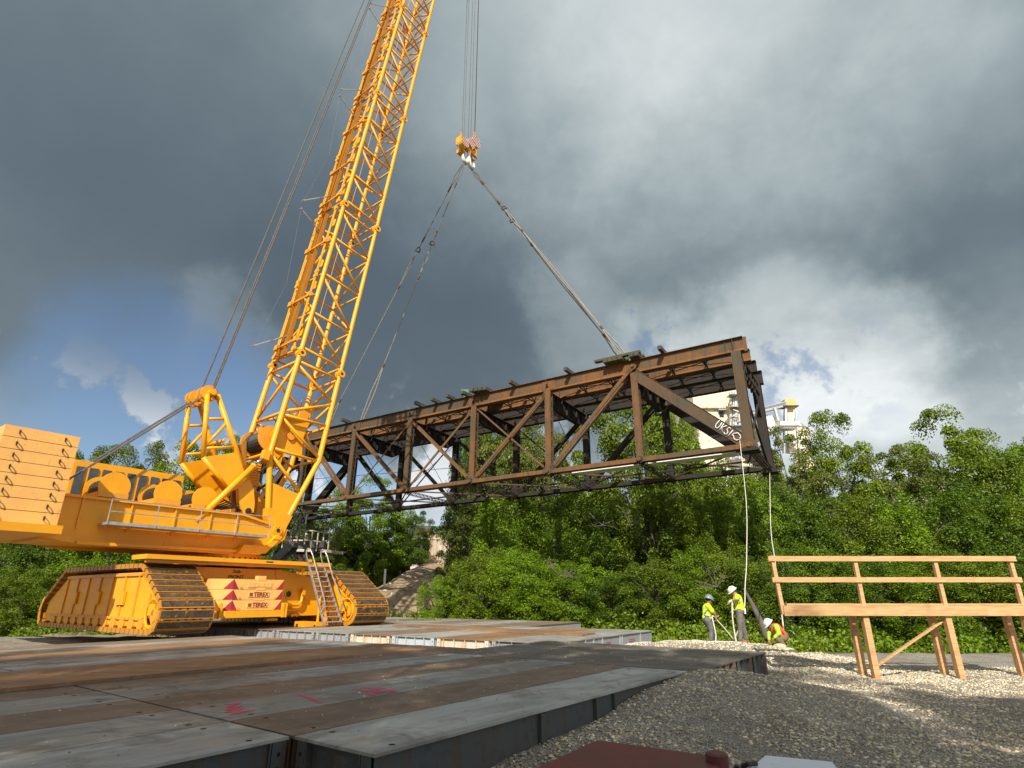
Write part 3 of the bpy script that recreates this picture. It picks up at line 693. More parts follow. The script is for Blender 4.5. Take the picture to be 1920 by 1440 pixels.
for side, y in ((0, 0.0), (1, TWD)):
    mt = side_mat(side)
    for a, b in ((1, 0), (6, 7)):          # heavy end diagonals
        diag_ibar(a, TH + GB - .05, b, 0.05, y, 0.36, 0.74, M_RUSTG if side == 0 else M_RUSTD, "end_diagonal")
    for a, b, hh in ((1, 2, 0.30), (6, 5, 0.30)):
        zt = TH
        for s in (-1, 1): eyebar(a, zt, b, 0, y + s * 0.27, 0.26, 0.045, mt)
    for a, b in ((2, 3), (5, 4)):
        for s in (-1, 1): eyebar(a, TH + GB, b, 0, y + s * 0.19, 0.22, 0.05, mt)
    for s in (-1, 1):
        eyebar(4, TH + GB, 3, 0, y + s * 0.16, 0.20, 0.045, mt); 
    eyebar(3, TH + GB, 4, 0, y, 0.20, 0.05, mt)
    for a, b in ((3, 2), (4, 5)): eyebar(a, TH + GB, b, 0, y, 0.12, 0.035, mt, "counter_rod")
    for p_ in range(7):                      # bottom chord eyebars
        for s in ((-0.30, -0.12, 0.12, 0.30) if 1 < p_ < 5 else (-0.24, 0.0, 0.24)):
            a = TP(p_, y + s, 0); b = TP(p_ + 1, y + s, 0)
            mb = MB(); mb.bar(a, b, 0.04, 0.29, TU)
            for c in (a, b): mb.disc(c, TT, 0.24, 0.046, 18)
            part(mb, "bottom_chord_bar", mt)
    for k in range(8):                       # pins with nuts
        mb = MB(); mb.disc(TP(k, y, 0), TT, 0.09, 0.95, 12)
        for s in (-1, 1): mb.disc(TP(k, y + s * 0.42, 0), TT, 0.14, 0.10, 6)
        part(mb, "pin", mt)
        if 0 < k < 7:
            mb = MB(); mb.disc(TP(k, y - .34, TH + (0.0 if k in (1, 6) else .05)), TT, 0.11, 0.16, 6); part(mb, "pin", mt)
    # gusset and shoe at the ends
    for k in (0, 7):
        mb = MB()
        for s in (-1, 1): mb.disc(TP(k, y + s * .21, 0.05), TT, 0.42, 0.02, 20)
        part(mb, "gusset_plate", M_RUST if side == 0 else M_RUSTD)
        mb = MB(); mb.box(TP(k, y, -0.30) - TL * 0.0, (1.0, 1.0, 0.12), (TL, TT, TU)); mb.box(TP(k, y, -0.18), (0.7, 0.8, 0.14), (TL, TT, TU)); part(mb, "bearing_shoe", M_RUSTD)
# floor beams with tapered ends, struts and bracing between the two sides
for k in range(8):
    mb = MB(); zt = TH + GB - 0.02; dp = 1.22
    pts = [TP(k, 0.22, zt), TP(k, TWD - 0.22, zt), TP(k, TWD - 0.22, zt - .62), TP(k, TWD - 1.3, zt - dp), TP(k, 1.3, zt - dp), TP(k, 0.22, zt - .62)]
    if k in (0, 7): pts = [TP(k, 0.25, zt), TP(k, TWD - 0.25, zt), TP(k, TWD - 0.25, zt - .8), TP(k, 0.25, zt - .8)]
    mb.prism([p - TL * 0.02 for p in pts], TL * 0.04)
    low = pts[2:]
    for a, b in zip(low[:-1], low[1:]): mb.bar(a, b, 0.36, 0.03, TL.cross((b - a).normalized()))
    mb.bar(pts[0] - TU * .03, pts[1] - TU * .03, 0.34, 0.03, TU)
    for i in range(1, 7):
        yy_ = 0.22 + (TWD - 0.44) * i / 7
        for s in (-1, 1): mb.bar(TP(k, yy_, zt - .05) + TL * s * .1, TP(k, yy_, zt - (dp if 1.3 < yy_ < TWD - 1.3 else .9) + .03) + TL * s * .1, 0.02, 0.14, TL)
    part(mb, "floor_beam", M_RUSTD)
    mb = MB()                                # laced bottom strut
    for s in (-1, 1):
        for e in (-1, 1): mb.bar(TP(k, 0.1, -0.12 + s * 0.13) + TL * e * 0.17, TP(k, TWD - 0.1, -0.12 + s * 0.13) + TL * e * 0.17, 0.07, 0.02, TU)
    o = part(mb, "bottom_strut", M_RUSTD)
    mb = MB(); n = 24
    for i in range(n):
        a = 0.1 + (TWD - .2) * i / n; b = 0.1 + (TWD - .2) * (i + 1) / n; s = 1 if i % 2 else -1
        for z_ in (-0.26, 0.02): mb.bar(TP(k, a, z_) + TL * s * .15, TP(k, b, z_) - TL * s * .15, 0.045, 0.012, TU)
        for e in (-1, 1): mb.bar(TP(k, a, -.12 + s * .12) + TL * e * .18, TP(k, b, -.12 - s * .12) + TL * e * .18, 0.012, 0.04, TU)
    part(mb, "lacing_bars", M_RUSTD, o, kind="stuff")
for p_ in range(7):
    for (ya, yb) in ((0.1, TWD - .1), (TWD - .1, 0.1)):      # bottom lateral angles
        mb = MB(); mb.bar(TP(p_, ya, -0.02 if ya < 1 else -.07), TP(p_ + 1, yb, -0.02 if ya < 1 else -.07), 0.11, 0.018, TU); mb.bar(TP(p_, ya, 0.03 if ya < 1 else -.02), TP(p_ + 1, yb, 0.03 if ya < 1 else -.02), 0.018, 0.09, TU); part(mb, "lateral_brace", M_RUSTG)
    mb = MB(); mb.bar(TP(p_ + .02, TWD / 2, -.13), TP(p_ + .98, TWD / 2, -.13), .10, .10, TU); part(mb, "lateral_brace", M_RUSTD)
    for i in range(3):                       # cross bracing between stringers
        for (a, b) in ((0, 1), (1, 0)):
            mb = MB(); mb.bar(TP(p_ + (.02 if a == 0 else .98) , ys[i] + .2, TH + GB + .16 + .03 * a), TP(p_ + (.98 if a == 0 else .02), ys[i + 1] - .2, TH + GB + .16 + .03 * a), 0.09, 0.02, TU); part(mb, "top_brace", M_RUSTD)
        for kk in (p_ + 1 / 3, p_ + 2 / 3):
            mb = MB()
            mb.bar(TP(kk, ys[i] + .05, TH + GB + .2), TP(kk, ys[i + 1] - .05, TH + GT - .15), .08, .05, TU); mb.bar(TP(kk + .004, ys[i] + .05, TH + GT - .15), TP(kk + .004, ys[i + 1] - .05, TH + GB + .2), .08, .05, TU)
            mb.bar(TP(kk, ys[i] + .05, TH + GB + .15), TP(kk, ys[i + 1] - .05, TH + GB + .15), .09, .05, TU); part(mb, "cross_frame", M_RUSTD)
for k in (1, 2, 3, 4, 5, 6):                 # thin sway rods in the cross planes
    for (ya, yb) in ((0.1, TWD - .1), (TWD - .1, .1)):
        mb = MB(); mb.tube(TP(k + (.01 if ya < 1 else 0), ya, 0.1), TP(k + (.01 if ya < 1 else 0), yb, TH - 1.1), 0.022, 6); part(mb, "sway_rod", M_RUSTD)
for k in (0, 7):                             # portal at the ends
    for (ya, yb) in ((0.2, TWD - .2), (TWD - .2, .2)):
        mb = MB(); mb.bar(TP(k, ya, .3) - TL * (.05 if ya < 1 else -.05), TP(k, yb, TH - 1.6) - TL * (.05 if ya < 1 else -.05), .14, .05, TU); part(mb, "portal_brace", M_RUSTD)
    mb = MB(); mb.prism([TP(k, .3, TH - 1.25) - TL * .08, TP(k, 2.2, TH - 1.25) - TL * .08, TP(k, .3, TH - 3.0) - TL * .08], TL * .03); part(mb, 'knee_plate', M_RUSTD); mb = MB(); mb.prism([TP(k, TWD - .3, TH - 1.25) - TL * .08, TP(k, TWD - 2.2, TH - 1.25) - TL * .08, TP(k, TWD - .3, TH - 3.0) - TL * .08], TL * .03); part(mb, "knee_plate", M_RUSTD)
# flat white board laid along the bottom between the near chord and the middle
mb = MB(); mb.bar(TP(0.15, 1.25, -0.02), TP(1.8, 1.25, -0.02), 0.95, 0.10, TU); part(mb, "flat_white_board", M_WHITE, label="white duct lying inside the bottom bracing")
# rivets along the near girder flanges
rb = MB()
for i in range(260):
    k = 7.0 * i / 260
    for zz in (TH + GB + 0.13, TH + GT - 0.12): rb.box(TP(k, -0.052, zz), (0.032, 0.02, 0.032), (TL, TT, TU))
part(rb, "rivets", M_RUSTG, kind="stuff")
for k in (2, 3, 4, 5):
    mb = MB(); mb.box(TP(k, -0.065, TH + .01), (1.1, 0.02, .70), (TL, TT, TU)); part(mb, "splice_plate", M_RUST if k < 4 else M_RUSTG)
mb = MB()                                     # old cable hoses hung from the floor beam at the first panel
for k_, y_ in ((1.06, 0.5), (1.06, 4.9)):
    pts = [TP(k_ - .15, y_ - .1, TH - .9), TP(k_ - .15, y_ - .15, TH - 1.6), TP(k_ - .1, y_ + .05, TH - 1.95), TP(k_, y_ + .35, TH - 1.9), TP(k_, y_ + .45, TH - 1.2), TP(k_, y_ + .4, TH - .7)]
    mb.path(pts, .075, 8)
part(mb, "hose_loop", M_TIE, smooth=True)
# graffiti on the near end diagonal, sprayed strokes laid on the web plate
def graffiti():
    a = TP(1, 0, TH + GB - .05); b = TP(0, 0, .05); d = (b - a).normalized(); u = TT.cross(d).normalized()
    if u.z < 0: u = -u
    base = a + d * ((b - a).length * .748) - TT * (0.18 + 0.0145 + .055)
    strokes = [[(0, .30), (-.03, .02), (.05, -.12), (.18, -.12), (.24, .02), (.22, .28)],
               [(.36, .28), (.38, -.14)], [(.60, .26), (.39, .05), (.64, -.16)],
               [(.95, .22), (.80, .26), (.74, .12), (.90, .02), (.92, -.12), (.78, -.17), (.70, -.10)],
               [(1.10, .24), (1.06, -.18)],
               [(1.22, -.04), (1.28, .12), (1.45, .24), (1.72, .18), (1.80, .02), (1.66, -.12), (1.48, -.12), (1.36, -.02), (1.24, .02)]]
    mb = MB()
    for st in strokes:
        mb.path([base + d * x * .92 + u * (y * 1.15 - .05) for x, y in st], 0.029, 6)
    part(mb, "graffiti_lettering", M_GRAF, smooth=True)
graffiti()
# ---- old sleepers and timber left on top: each one a thing of its own
def tie(k, label, w=.26, h=.26, l0=-.95, l1=1.3, dz=0.0, mat=None, name="old_sleeper"):
    mb = MB(); z = TH + GT + h / 2 + .004 + dz
    mb.bar(TP(k, l0, z), TP(k, l1, z), w, h, TU)
    o = mb.build(name, mat or M_TIE, None, origin=tuple(TP(k, 0, z))); 
    return tag(o, label, "timber", "old sleepers left on the bridge span")
for k, lb in [(6.05, "weathered sleeper on the truss top behind the crane boom"), (5.16, "single sleeper on the truss nearest the crane boom's right side"), (3.83, "sleeper left of the close pair, above the fourth truss post"),
              (3.57, "sleeper between two others left of the middle stack"), (3.33, "sleeper just left of the timber stack at mid span"), (3.10, "small sleeper touching the left of the mid span stack"),
              (2.43, "lone sleeper right of the mid span stack"), (1.72, "lone sleeper between the third post and the sling platform"), (0.68, "lone sleeper nearest the bridge span's right end")]:
    tie(k, lb)
for i, k in enumerate((2.96, 2.905, 2.85, 2.795)):
    tie(k, ["left", "second", "third", "right"][i] + " sleeper of the timber stack at mid span", w=.30, l0=-1.0 + .08 * i, l1=1.8)
for i, k in enumerate((1.27, 1.215, 1.16, 1.105, 0.985, 0.93)):
    tie(k, "mossy block " + ["furthest left", "second from the left", "third from the left", "left of the gap", "right of the gap", "furthest right"][i] + " under the long plank at the sling", w=.30, l0=-.8, l1=1.4, mat=M_MOSS if i < 4 else M_TIE, name="timber_block")
mb = MB(); mb.bar(TP(1.40, -.45, TH + GT + .26 + .09), TP(.90, -.45, TH + GT + .26 + .09), .36, .16, TU); mb.bar(TP(1.33, .3, TH + GT + .26 + .09), TP(.90, .3, TH + GT + .26 + .09), .36, .16, TU)
tag(mb.build("timber_plank", M_MOSS), "long mossy plank over the timber blocks where the right sling lands", "timber")

# ------------------------------------------------------------------ hook block, hoist ropes, slings
HX = Vector((-4.66, 48.76, 0.75))
def HK(a, b, z): return HX + MV * a + NV * b + Vector((0, 0, z))
hb = empty("hook_block", HK(0, 0, 46.5), "yellow hook block with red and white striped sheave cheeks and a pale double hook", "hook block")
def stripes():
    m, t = new_mat("red_white_stripes"); v = ocoord(t)
    s_ = t.node('ShaderNodeSeparateXYZ'); t.l.new(v, s_.inputs[0])
    w = t.math('ADD', s_.outputs[2], t.math('MULTIPLY', t.math('ADD', s_.outputs[0], s_.outputs[1]), 0.45))
    f = t.math('GREATER_THAN', t.math('FRACT', t.math('MULTIPLY', w, 2.7)), 0.46)
    t.l.new(t.mix(f, (0.32, 0.02, 0.03), (0.58, 0.55, 0.50)), t.bsdf.inputs['Base Color']); t.bsdf.inputs['Roughness'].default_value = 0.5; return m
M_STR = stripes()
def hpart(mb, n, m, p=None, smooth=False): return mb.build(n, m, p or hb, smooth, origin=tuple(HK(0, 0, 46.5)))
for (a, b, z, r) in ((0.95, 0, 47.25, .68), (0.0, -.1, 46.40, .56), (-0.95, -.1, 45.75, .56), (0.95, .3, 45.45, .42)):
    mb = MB(); mb.disc(HK(a, b, z), NV, r * .93, .62, 20); o = hpart(mb, "sheave_pack", M_YEL, smooth=False)
    mb = MB(); mb.disc(HK(a, b, z) - NV * .34, NV, r, .05, 22); hpart(mb, "cheek_plate", M_STR, o)
    mb = MB(); mb.disc(HK(a, b, z) + NV * .34, NV, r, .05, 22); hpart(mb, "cheek_plate", M_STR, o)
mb = MB(); mb.box(HK(-.15, .45, 46.55), (1.0, .5, .8), AX); mb.box(HK(-.85, .50, 46.45), (.5, .6, .9), AX); mb.box(HK(.35, 0, 45.7), (1.3, .42, .5), AX); mb.box(HK(.95, 0, 46.2), (.34, .46, 1.4), AX); mb.box(HK(-.5, .6, 45.3), (.7, .6, .4), AX); hpart(mb, "block_frame", M_YEL)
mb = MB(); mb.box(HK(-.95, .2, 46.95), (.18, .2, .7), AX); mb.box(HK(.95, 0, 48.2), (.16, .18, .9), AX); mb.disc(HK(.95, 0, 48.65), NV, .16, .14, 10); mb.disc(HK(-.95, .2, 47.3), NV, .16, .14, 10); hpart(mb, "rope_socket", M_YEL2)
mb = MB(); mb.tube(HK(.1, 0, 45.6), HK(.1, 0, 44.6), .2, 12, .17)
for s in (-1, 1):
    pts = [HK(.1 + s * x, 0, z) for x, z in ((0, 44.75), (.12, 44.1), (.42, 43.75), (.78, 43.85), (.92, 44.25), (.82, 44.6))]
    mb.path(pts, [.2, .24, .25, .21, .14, .05], 10)
hpart(mb, "ramshorn_hook", M_WHITE, smooth=True)
BO = Vector((-12.36354127, 30.84614259, 13.31089378 + CAMZ))
BT = Vector((0.6064551, 0.77877705, -0.16036996)); BD = Vector((-0.79170996, 0.61009941, -0.03120981)); BU = Vector((0.07353613, 0.14589384, 0.98656344))
BW, BDp = 2.858, 2.826
def B(t, d, u): return BO + BT * t + BD * d + BU * u
TIPU = 108.0
for i, (a, b) in enumerate(((-.95, .1), (-.8, .25), (-.55, .2), (-.1, .0), (.02, .1), (.35, .0), (.45, .1), (.85, -.05), (1.0, .05), (1.1, .1))):
    mb = MB(); top = HK(a * 1.0, b, 119.0); mb.tube(HK(a, b, 47.2 if a > .7 else 46.5), top, .030, 6); o = mb.build("hoist_rope", M_ROPE, hb)
def sling(label, top, bot, fracs, thick=.045, low_double=True, thick_=0):
    t = empty("wire_sling", top, label, "sling", "slings from the hook to the bridge span")
    top = Vector(top); bot = Vector(bot); d = (bot - top)
    P = lambda f: top + d * f
    perp = d.cross(Vector((0, 1, 0))).normalized()
    f1, f2, f3 = fracs
    mb = MB(); e = P(0.09)
    mb.path([top, P(.045) + perp * .16, e], thick, 6); mb.path([top, P(.045) - perp * .16, e], thick, 6)
    mb.build("sling_eye", M_ROPE, t)
    mb = MB(); mb.tube(P(.085), P(.105), .09, 8); mb.tube(P(f1 - .04), P(f1 - .02), .09, 8); mb.build("ferrule", M_RUST, t)
    mb = MB(); mb.tube(e, P(f1), thick, 6); mb.build("upper_rope", M_ROPE, t)
    mb = MB(); mb.torus(P(f1 + .008), d.normalized().cross(perp), .22, .06, 12, 6); mb.tube(P(f1 + .015) - perp * .28, P(f1 + .015) + perp * .28, .07, 8); mb.build("shackle", M_RUSTG, t)
    mb = MB(); mb.path([P(f1 + .02), P((f1 + f2) / 2) + perp * .12, P(f2)], thick * .9, 6); mb.path([P(f1 + .02), P((f1 + f2) / 2) - perp * .12, P(f2)], thick * .9, 6); mb.build("sling_eye", M_ROPEL, t)
    mb = MB(); mb.tube(P(f2), P(f2 + .012), .1, 8); mb.tube(P(f3), P(f3 + .012), .1, 8); mb.build("ferrule", M_RUST, t)
    mb = MB()
    if low_double:
        mb.path([P(f2), P((f2 + f3) / 2) + perp * .10, P(f3)], thick * 1.1, 6); mb.path([P(f2), P((f2 + f3) / 2) - perp * .10, P(f3)], thick * 1.1, 6)
    else: mb.tube(P(f2), P(f3), thick * 1.05, 6)
    mb.build("lower_rope", M_ROPEL, t)
    mb = MB(); mb.path([P(f3), P((f3 + 1) / 2) + perp * .18, bot + perp * .1], thick * 1.3, 6); mb.path([P(f3), P((f3 + 1) / 2) - perp * .18, bot - perp * .1], thick * 1.3, 6); mb.build("choker_loop", M_ROPEL, t)
    return t
hl = HK(-.55, 0, 43.55); hr = HK(.75, 0, 43.6)
sling("left hand near sling running down to the truss just right of the crane boom", hl, TP(4.93, .1, TH + GT + .05), (.33, .47, .80), low_double=False)
sling("leftmost sling running down behind the crane boom to the far girder", hl - TL * .0 + NV * .25, TP(6.1, 2.12, TH + GT + .05), (.31, .45, .86), low_double=False)
sling("right hand near sling with the large shackle, landing in the mossy timber", hr, TP(1.05, .55, TH + GT + .0), (.26, .40, .86))
sling("right hand far sling running close beside the near one", hr + NV * .1, TP(1.10, 1.0, TH + GT + .0), (.33, .47, .88))
mb = MB(); mb.torus(TP(1.05, .55, TH + GT - .1), TL, .5, .06, 16, 6); mb.torus(TP(1.02, .55, TH + GT - .1), TL, .5, .05, 16, 6); tag(mb.build("lifting_strap", plain("green_strap", (0.02, 0.22, 0.10), (0.6, 0.62, 0.6), 6, 0.8)), "green and white lifting strap wrapped under the sling at the timber gap", "strap")
# ------------------------------------------------------------------ the crawler crane
CR = empty("crawler_crane", MN(11.55, 25, .5), "huge yellow lattice boom crawler crane standing on the far steel mats", "crane")
def cp(mb, name, mat, parent=None, smooth=False, kind=None, label=None):
    o = mb.build(name, mat, parent or CR, smooth)
    if kind: o['kind'] = kind
    if label: o['label'] = label
    return o
# --- boom: lattice sections of 12 m
FACES = [((0, 0), (1, 0)), ((0, 0), (0, 1)), ((1, 0), (1, 1)), ((0, 1), (1, 1))]     # corner pairs (t, d)
CH = {(a, b): (a * BW, b * BDp) for a in (0, 1) for b in (0, 1)}
def section(S, detailed=True):
    mb = MB()
    for c, (t, d) in CH.items():
        mb.tube(B(t, d, S + .12), B(t, d, S + 11.88), .135, 12, cap=False)
    ch = cp(mb, "boom_section", M_YEL, smooth=True)
    for c, (t, d) in CH.items():
        jm = MB(); jm.tube(B(t, d, S - .28), B(t, d, S + .28), .165, 10)
        jm.disc(B(t, d - (.02 if c[1] == 0 else -.02), S), BD, .24, .40, 12)
        cp(jm, "boom_joint", M_YEL, ch)
    jm = MB()
    for c, (t, d) in CH.items():
        jm.disc(B(t, d, S), BD, .10, .46, 8)
    cp(jm, "joint_pin", M_BLACK, ch, kind="stuff")
    sub = []
    for fi, (a, b) in enumerate(FACES):
        A = CH[a]; Bc = CH[b]
        r = .075 if fi in (0, 3) else .07
        ups = [.45, 3, 6, 9, 11.55]
        for u in ups: sub.append((B(*A, S + u), B(*Bc, S + u), r))
        for i in range(4):
            lo, hi = ups[i], ups[i + 1]
            if fi in (0,): sub.append((B(*A, S + hi - .22), B(*Bc, S + lo + .16), r))
            elif fi == 3: sub.append((B(*A, S + (hi if i % 2 else lo)), B(*Bc, S + (lo if i % 2 else hi)), r))
            else: sub.append((B(*A, S + (hi - .2 if i % 2 == 0 else lo + .2)), B(*Bc, S + (lo + .2 if i % 2 == 0 else hi - .2)), r))
    sub.append((B(*CH[(0, 0)], S + .45), B(*CH[(1, 1)], S + .45), .06))
    if detailed:
        for p, q, r in sub: cp(MB().tube(p, q, r, 8), "lattice_brace", M_YEL, ch, smooth=True)
    else:
        m2 = MB()
        for p, q, r in sub: m2.tube(p, q, r, 6)
        cp(m2, "lattice_braces", M_YEL, ch, smooth=True, kind="stuff")
    # fittings on the back face: pendant strip, pendant bars, clamps, rope guides
    m2 = MB(); m2.bar(B(-.16, 1.75, S + .3), B(-.16, 1.75, S + 11.7), .62, .05, BT)
    for e in (-1, 1): m2.bar(B(-.24, 1.75 + e * .33, S + .3), B(-.24, 1.75 + e * .33, S + 11.7), .035, .22, BT)
    for e in (-.5, 0, .5): m2.bar(B(-.20, 1.75 + e * .3, S + .3), B(-.20, 1.75 + e * .3, S + 11.7), .03, .05, BT)
    cp(m2, "pendant_channel", M_OCH, ch)
    for dd, ww in ((.42, .16), (2.45, .14)):
        m2 = MB(); m2.bar(B(-.28, dd, S + .35), B(-.28, dd, S + 5.8), .05, ww, BD); m2.bar(B(-.28, dd, S + 6.15), B(-.28, dd, S + 11.65), .05, ww, BD)
        for u in (.35, 5.8, 6.15, 11.65): m2.disc(B(-.28, dd, S + u), BT, .17, .12, 10)
        m2.bar(B(-.28, dd, S + 5.7), B(-.28, dd, S + 6.3), .07, .24, BD)
        cp(m2, "pendant_bar", M_YEL, ch)
    for u in (0.9, 4.2, 8.6):
        m2 = MB(); m2.bar(B(-.34, .3, S + u), B(-.34, 2.6, S + u), .07, .07, BT); m2.bar(B(-.30, .3, S + u + .16), B(-.30, 2.6, S + u + .16), .05, .05, BT)
        for dd in (.42, 2.45): m2.box(B(-.3, dd, S + u + .08), (.22, .3, .34), (BT, BD, BU))
        m2.tube(B(-.2, .0, S + u), B(-.34, .42, S + u), .04, 6)
        cp(m2, "clamp_bar", M_YEL2, ch)
    for u in (1.6, 3.4, 5.2, 7.0, 9.4, 10.6):
        m2 = MB(); m2.box(B(.02, 2.45, S + u), (.30, .30, .5), (BT, BD, BU)); m2.prism([B(.1, 1.0, S + u + .7), B(.1, .55, S + u + .35), B(.1, .55, S + u), B(.1, 1.0, S + u)], BT * .05)
        cp(m2, "bracket", M_YEL, ch)
    rg = MB(); rg.tube(B(.55, .08, S + .3), B(.55, .08, S + 11.7), .018, 5); rg.tube(B(-.02, 2.93, S + .3), B(-.02, 2.93, S + 11.7), .05, 6)
    cp(rg, "cable_conduit", M_YEL2, ch)
    if S > 0 or True:
        for (ub, ut, tt) in ((1.75, .1 if S == 0 else -.2, -1.9), (-1.6, -.95, -1.87)):
            if S == 0 and ub < 0: continue
            m2 = MB(); m2.tube(B(-.2, 1.9, S + ub), B(tt, 1.9, S + ut), .05, 6); m2.tube(B(tt - .02, 1.8, S + ut), B(tt - .02, 2.0, S + ut), .05, 6)
            cp(m2, "rope_guide_arm", M_GALV, ch)
    return ch
for i in range(9): section(12.0 * i, i < 4)
m2 = MB(); pts = []
for i in range(4):
    m2.path([B(-1.87, 1.9, 12 * i + (.1 if i == 0 else -.2)), B(-1.2, 1.95, 12 * i + 5.2), B(-1.87, 1.9, 12 * i + 11.05)], .008, 4)
cp(m2, "signal_cable", M_ROPE)
m2 = MB(); m2.box(B(1.4, 1.4, 109.2), (3.2, 2.4, 2.4), (BT, BD, BU))
for t_ in (.6, 1.2, 1.8, 2.4, 3.4): m2.disc(B(t_, 1.4, 110.2), BD, .5, .6, 14)
cp(m2, "boom_head", M_YEL)
# --- tapered boom foot
FPU = -10.055; FPT = 1.39
foot = MB()
for d in (0, BDp):
    foot.tube(B(0, d, -.2), B(-.05, d, -6.25), .15, 14, cap=False); foot.tube(B(-.05, d, -6.2), B(.72, d, -9.15), .15, 14, cap=False)
    foot.tube(B(BW, d, -.2), B(2.9, d, -5.7), .15, 14, cap=False); foot.tube(B(2.9, d, -5.66), B(1.86, d, -9.42), .15, 14, cap=False)
    foot.ball(B(-.05, d, -6.22), .16); foot.ball(B(2.9, d, -5.68), .16)
ft = cp(foot, "boom_foot_section", M_YEL, smooth=True)
for d in (0, BDp):
    br = [((0, -.5), (BW, -.38)), ((0, -.7), (BW, -2.0)), ((0, -3.75), (BW, -2.12)), ((0, -3.95), (BW, -3.5)), ((0, -4.1), (2.9, -5.55)), ((-.05, -5.95), (2.9, -5.72)), ((-.05, -6.25), (2.25, -7.75))]
    for (a, b) in br: cp(MB().tube(B(a[0], d, a[1]), B(b[0], d, b[1]), .085, 9), "lattice_brace", M_YEL, ft, smooth=True)
for (t, u0, u1) in ((0, -.5, -.5), (0, -3.8, -3.8), (0, -.6, -3.7), (-.05, -6.2, -6.2), (BW, -.4, -.4), (BW, -2, -2), (BW, -.5, -1.9), (BW, -3.6, -3.6), (BW, -2.1, -3.5), (2.9, -5.6, -5.6), (BW, -5.5, -3.7)):
    cp(MB().tube(B(t, 0, u0), B(t, BDp, u1), .08, 8), "lattice_brace", M_YEL, ft, smooth=True)
for d in (0, BDp):                            # solid web and foot plate
    sgn = -1 if d == 0 else 1
    pw = [(.38, -7.72), (2.28, -7.86), (1.92, -9.1), (.72, -9.1)]
    cp(MB().prism([B(t, d - .04, u) for t, u in pw], BD * .08), "web_plate", M_YEL, ft)
    pl = [(.56, -9.08), (1.35, -8.98), (2.02, -9.16), (1.86, -9.75), (1.82, -10.05)] + [(FPT + .43 * math.cos(a), FPU + .43 * math.sin(a)) for a in [math.radians(x) for x in (-15, -40, -65, -90, -115, -140, -165)]] + [(.92, -9.95), (.66, -9.5)]
    cp(MB().prism([B(t, d - .24, u) for t, u in pl], BD * .48), "foot_plate", M_YEL, ft)
    mb = MB(); mb.disc(B(FPT, d + sgn * .27, FPU), BD, .25, .10, 20); fp = cp(mb, "foot_pin_boss", M_YEL, ft)
    mb = MB(); mb.disc(B(FPT, d + sgn * .33, FPU), BD, .10, .03, 14)
    cp(mb, "foot_pin", M_BLACK, ft)
    for a in range(6):
        cp(MB().disc(B(FPT + .17 * math.cos(a * PI / 3 + .4), d + sgn * .325, FPU + .17 * math.sin(a * PI / 3 + .4)), BD, .022, .012, 6), "bolt", M_BLACK, ft)
# winch inside the foot
dw = MB(); dw.tube(B(.0, .55, -5.3), B(.0, 2.3, -5.3), .50, 24); cp(dw, "winch_drum", M_RUBBER, smooth=False)
gw = MB()
for i in range(26): gw.torus(B(0, .60 + i * .065, -5.3), BD, .505, .026, 20, 4)
cp(gw, "wound_rope", M_BLACK, kind="stuff")
for d in (.5, 2.34): cp(MB().disc(B(0, d, -5.3), BD, .72, .06, 28), "drum_flange", M_YEL2)
cp(MB().prism([B(t, .30, u) for t, u in ((-.2, -5.2), (.2, -4.0), (.5, -3.75), (1.9, -3.6), (1.75, -4.6), (2.0, -5.9), (1.2, -5.6), (.9, -6.1), (.4, -6.0))], BD * .05), "winch_cheek_plate", M_YEL)
cp(MB().prism([B(t, 2.4, u) for t, u in ((-.2, -5.2), (.2, -4.0), (1.9, -3.6), (2.0, -5.9), (.4, -6.0))], BD * .05), "winch_cheek_plate", M_YEL)
mb = MB(); mb.disc(B(.95, .24, -4.85), BD, .13, .12, 8); mb.disc(B(.95, .2, -4.85), BD, .22, .05, 14); cp(mb, "winch_gear_hub", M_YEL2)
mb = MB()
for (t0, u0, t1, u1) in ((1.0, -3.4, 2.5, -3.1), (.4, -2.9, 1.4, -3.3), (1.4, -3.4, 2.6, -4.2)): mb.bar(B(t0, .9, u0), B(t1, 1.2, u1), .12, .08, BD)
cp(mb, "drum_bracket", M_YEL2)
mb = MB(); mb.prism([B(t, 1.5, u) for t, u in ((1.8, -2.6), (2.7, -2.0), (2.5, -3.1), (1.9, -3.4))], BD * .9); cp(mb, "ribbed_box", M_YEL2)
rr_ = random.Random(4)
for i in range(14):                           # hoses and small fittings in the shaded part of the foot
    a = B(rr_.uniform(.4, 2.4), rr_.uniform(.8, 2.6), rr_.uniform(-8, -3)); b = a + BU * rr_.uniform(-1.6, 1.6) + BT * rr_.uniform(-.8, .8)
    cp(MB().path([a, (a + b) / 2 + BD * rr_.uniform(-.3, .3), b], .035 if i % 3 else .07, 6), "hose", (M_BLACK, M_YEL2, M_OCH)[i % 3])
# --- superstructure
NL, NR = 23.35, 26.65
def mz(n, pts): return [MN(m, n, z) for m, z in pts]
outl = [(3.2, 5.62), (3.2, 3.95), (5.0, 3.72), (10.6, 3.70), (12.15, 3.76), (12.75, 4.08), (13.25, 4.30), (13.62, 4.62), (13.70, 5.05), (13.35, 5.40), (12.6, 5.30), (12.1, 5.46), (11.1, 5.63)]
for n0 in (NL, NR - .06):
    cp(MB().prism(mz(n0, outl), NV * .06), "side_plate", M_YEL)
cp(MB().b2((0, 0, 0), (1, 1, 1)) if False else MB().box(MN(7.6, 25, 4.7), (8.6, 3.1, 1.7), AX), "rotating_bed", M_YEL)
for m0 in (4.4, 6.2, 8.0, 9.6, 10.9): cp(MB().box(MN(m0, NL - .04, 4.95), (.07, .07, 1.2), AX), "side_rib", M_YEL)
cp(MB().bar(MN(3.2, NL - .06, 5.58), MN(11.15, NL - .06, 5.58), .14, .10), "top_flange", M_YEL)
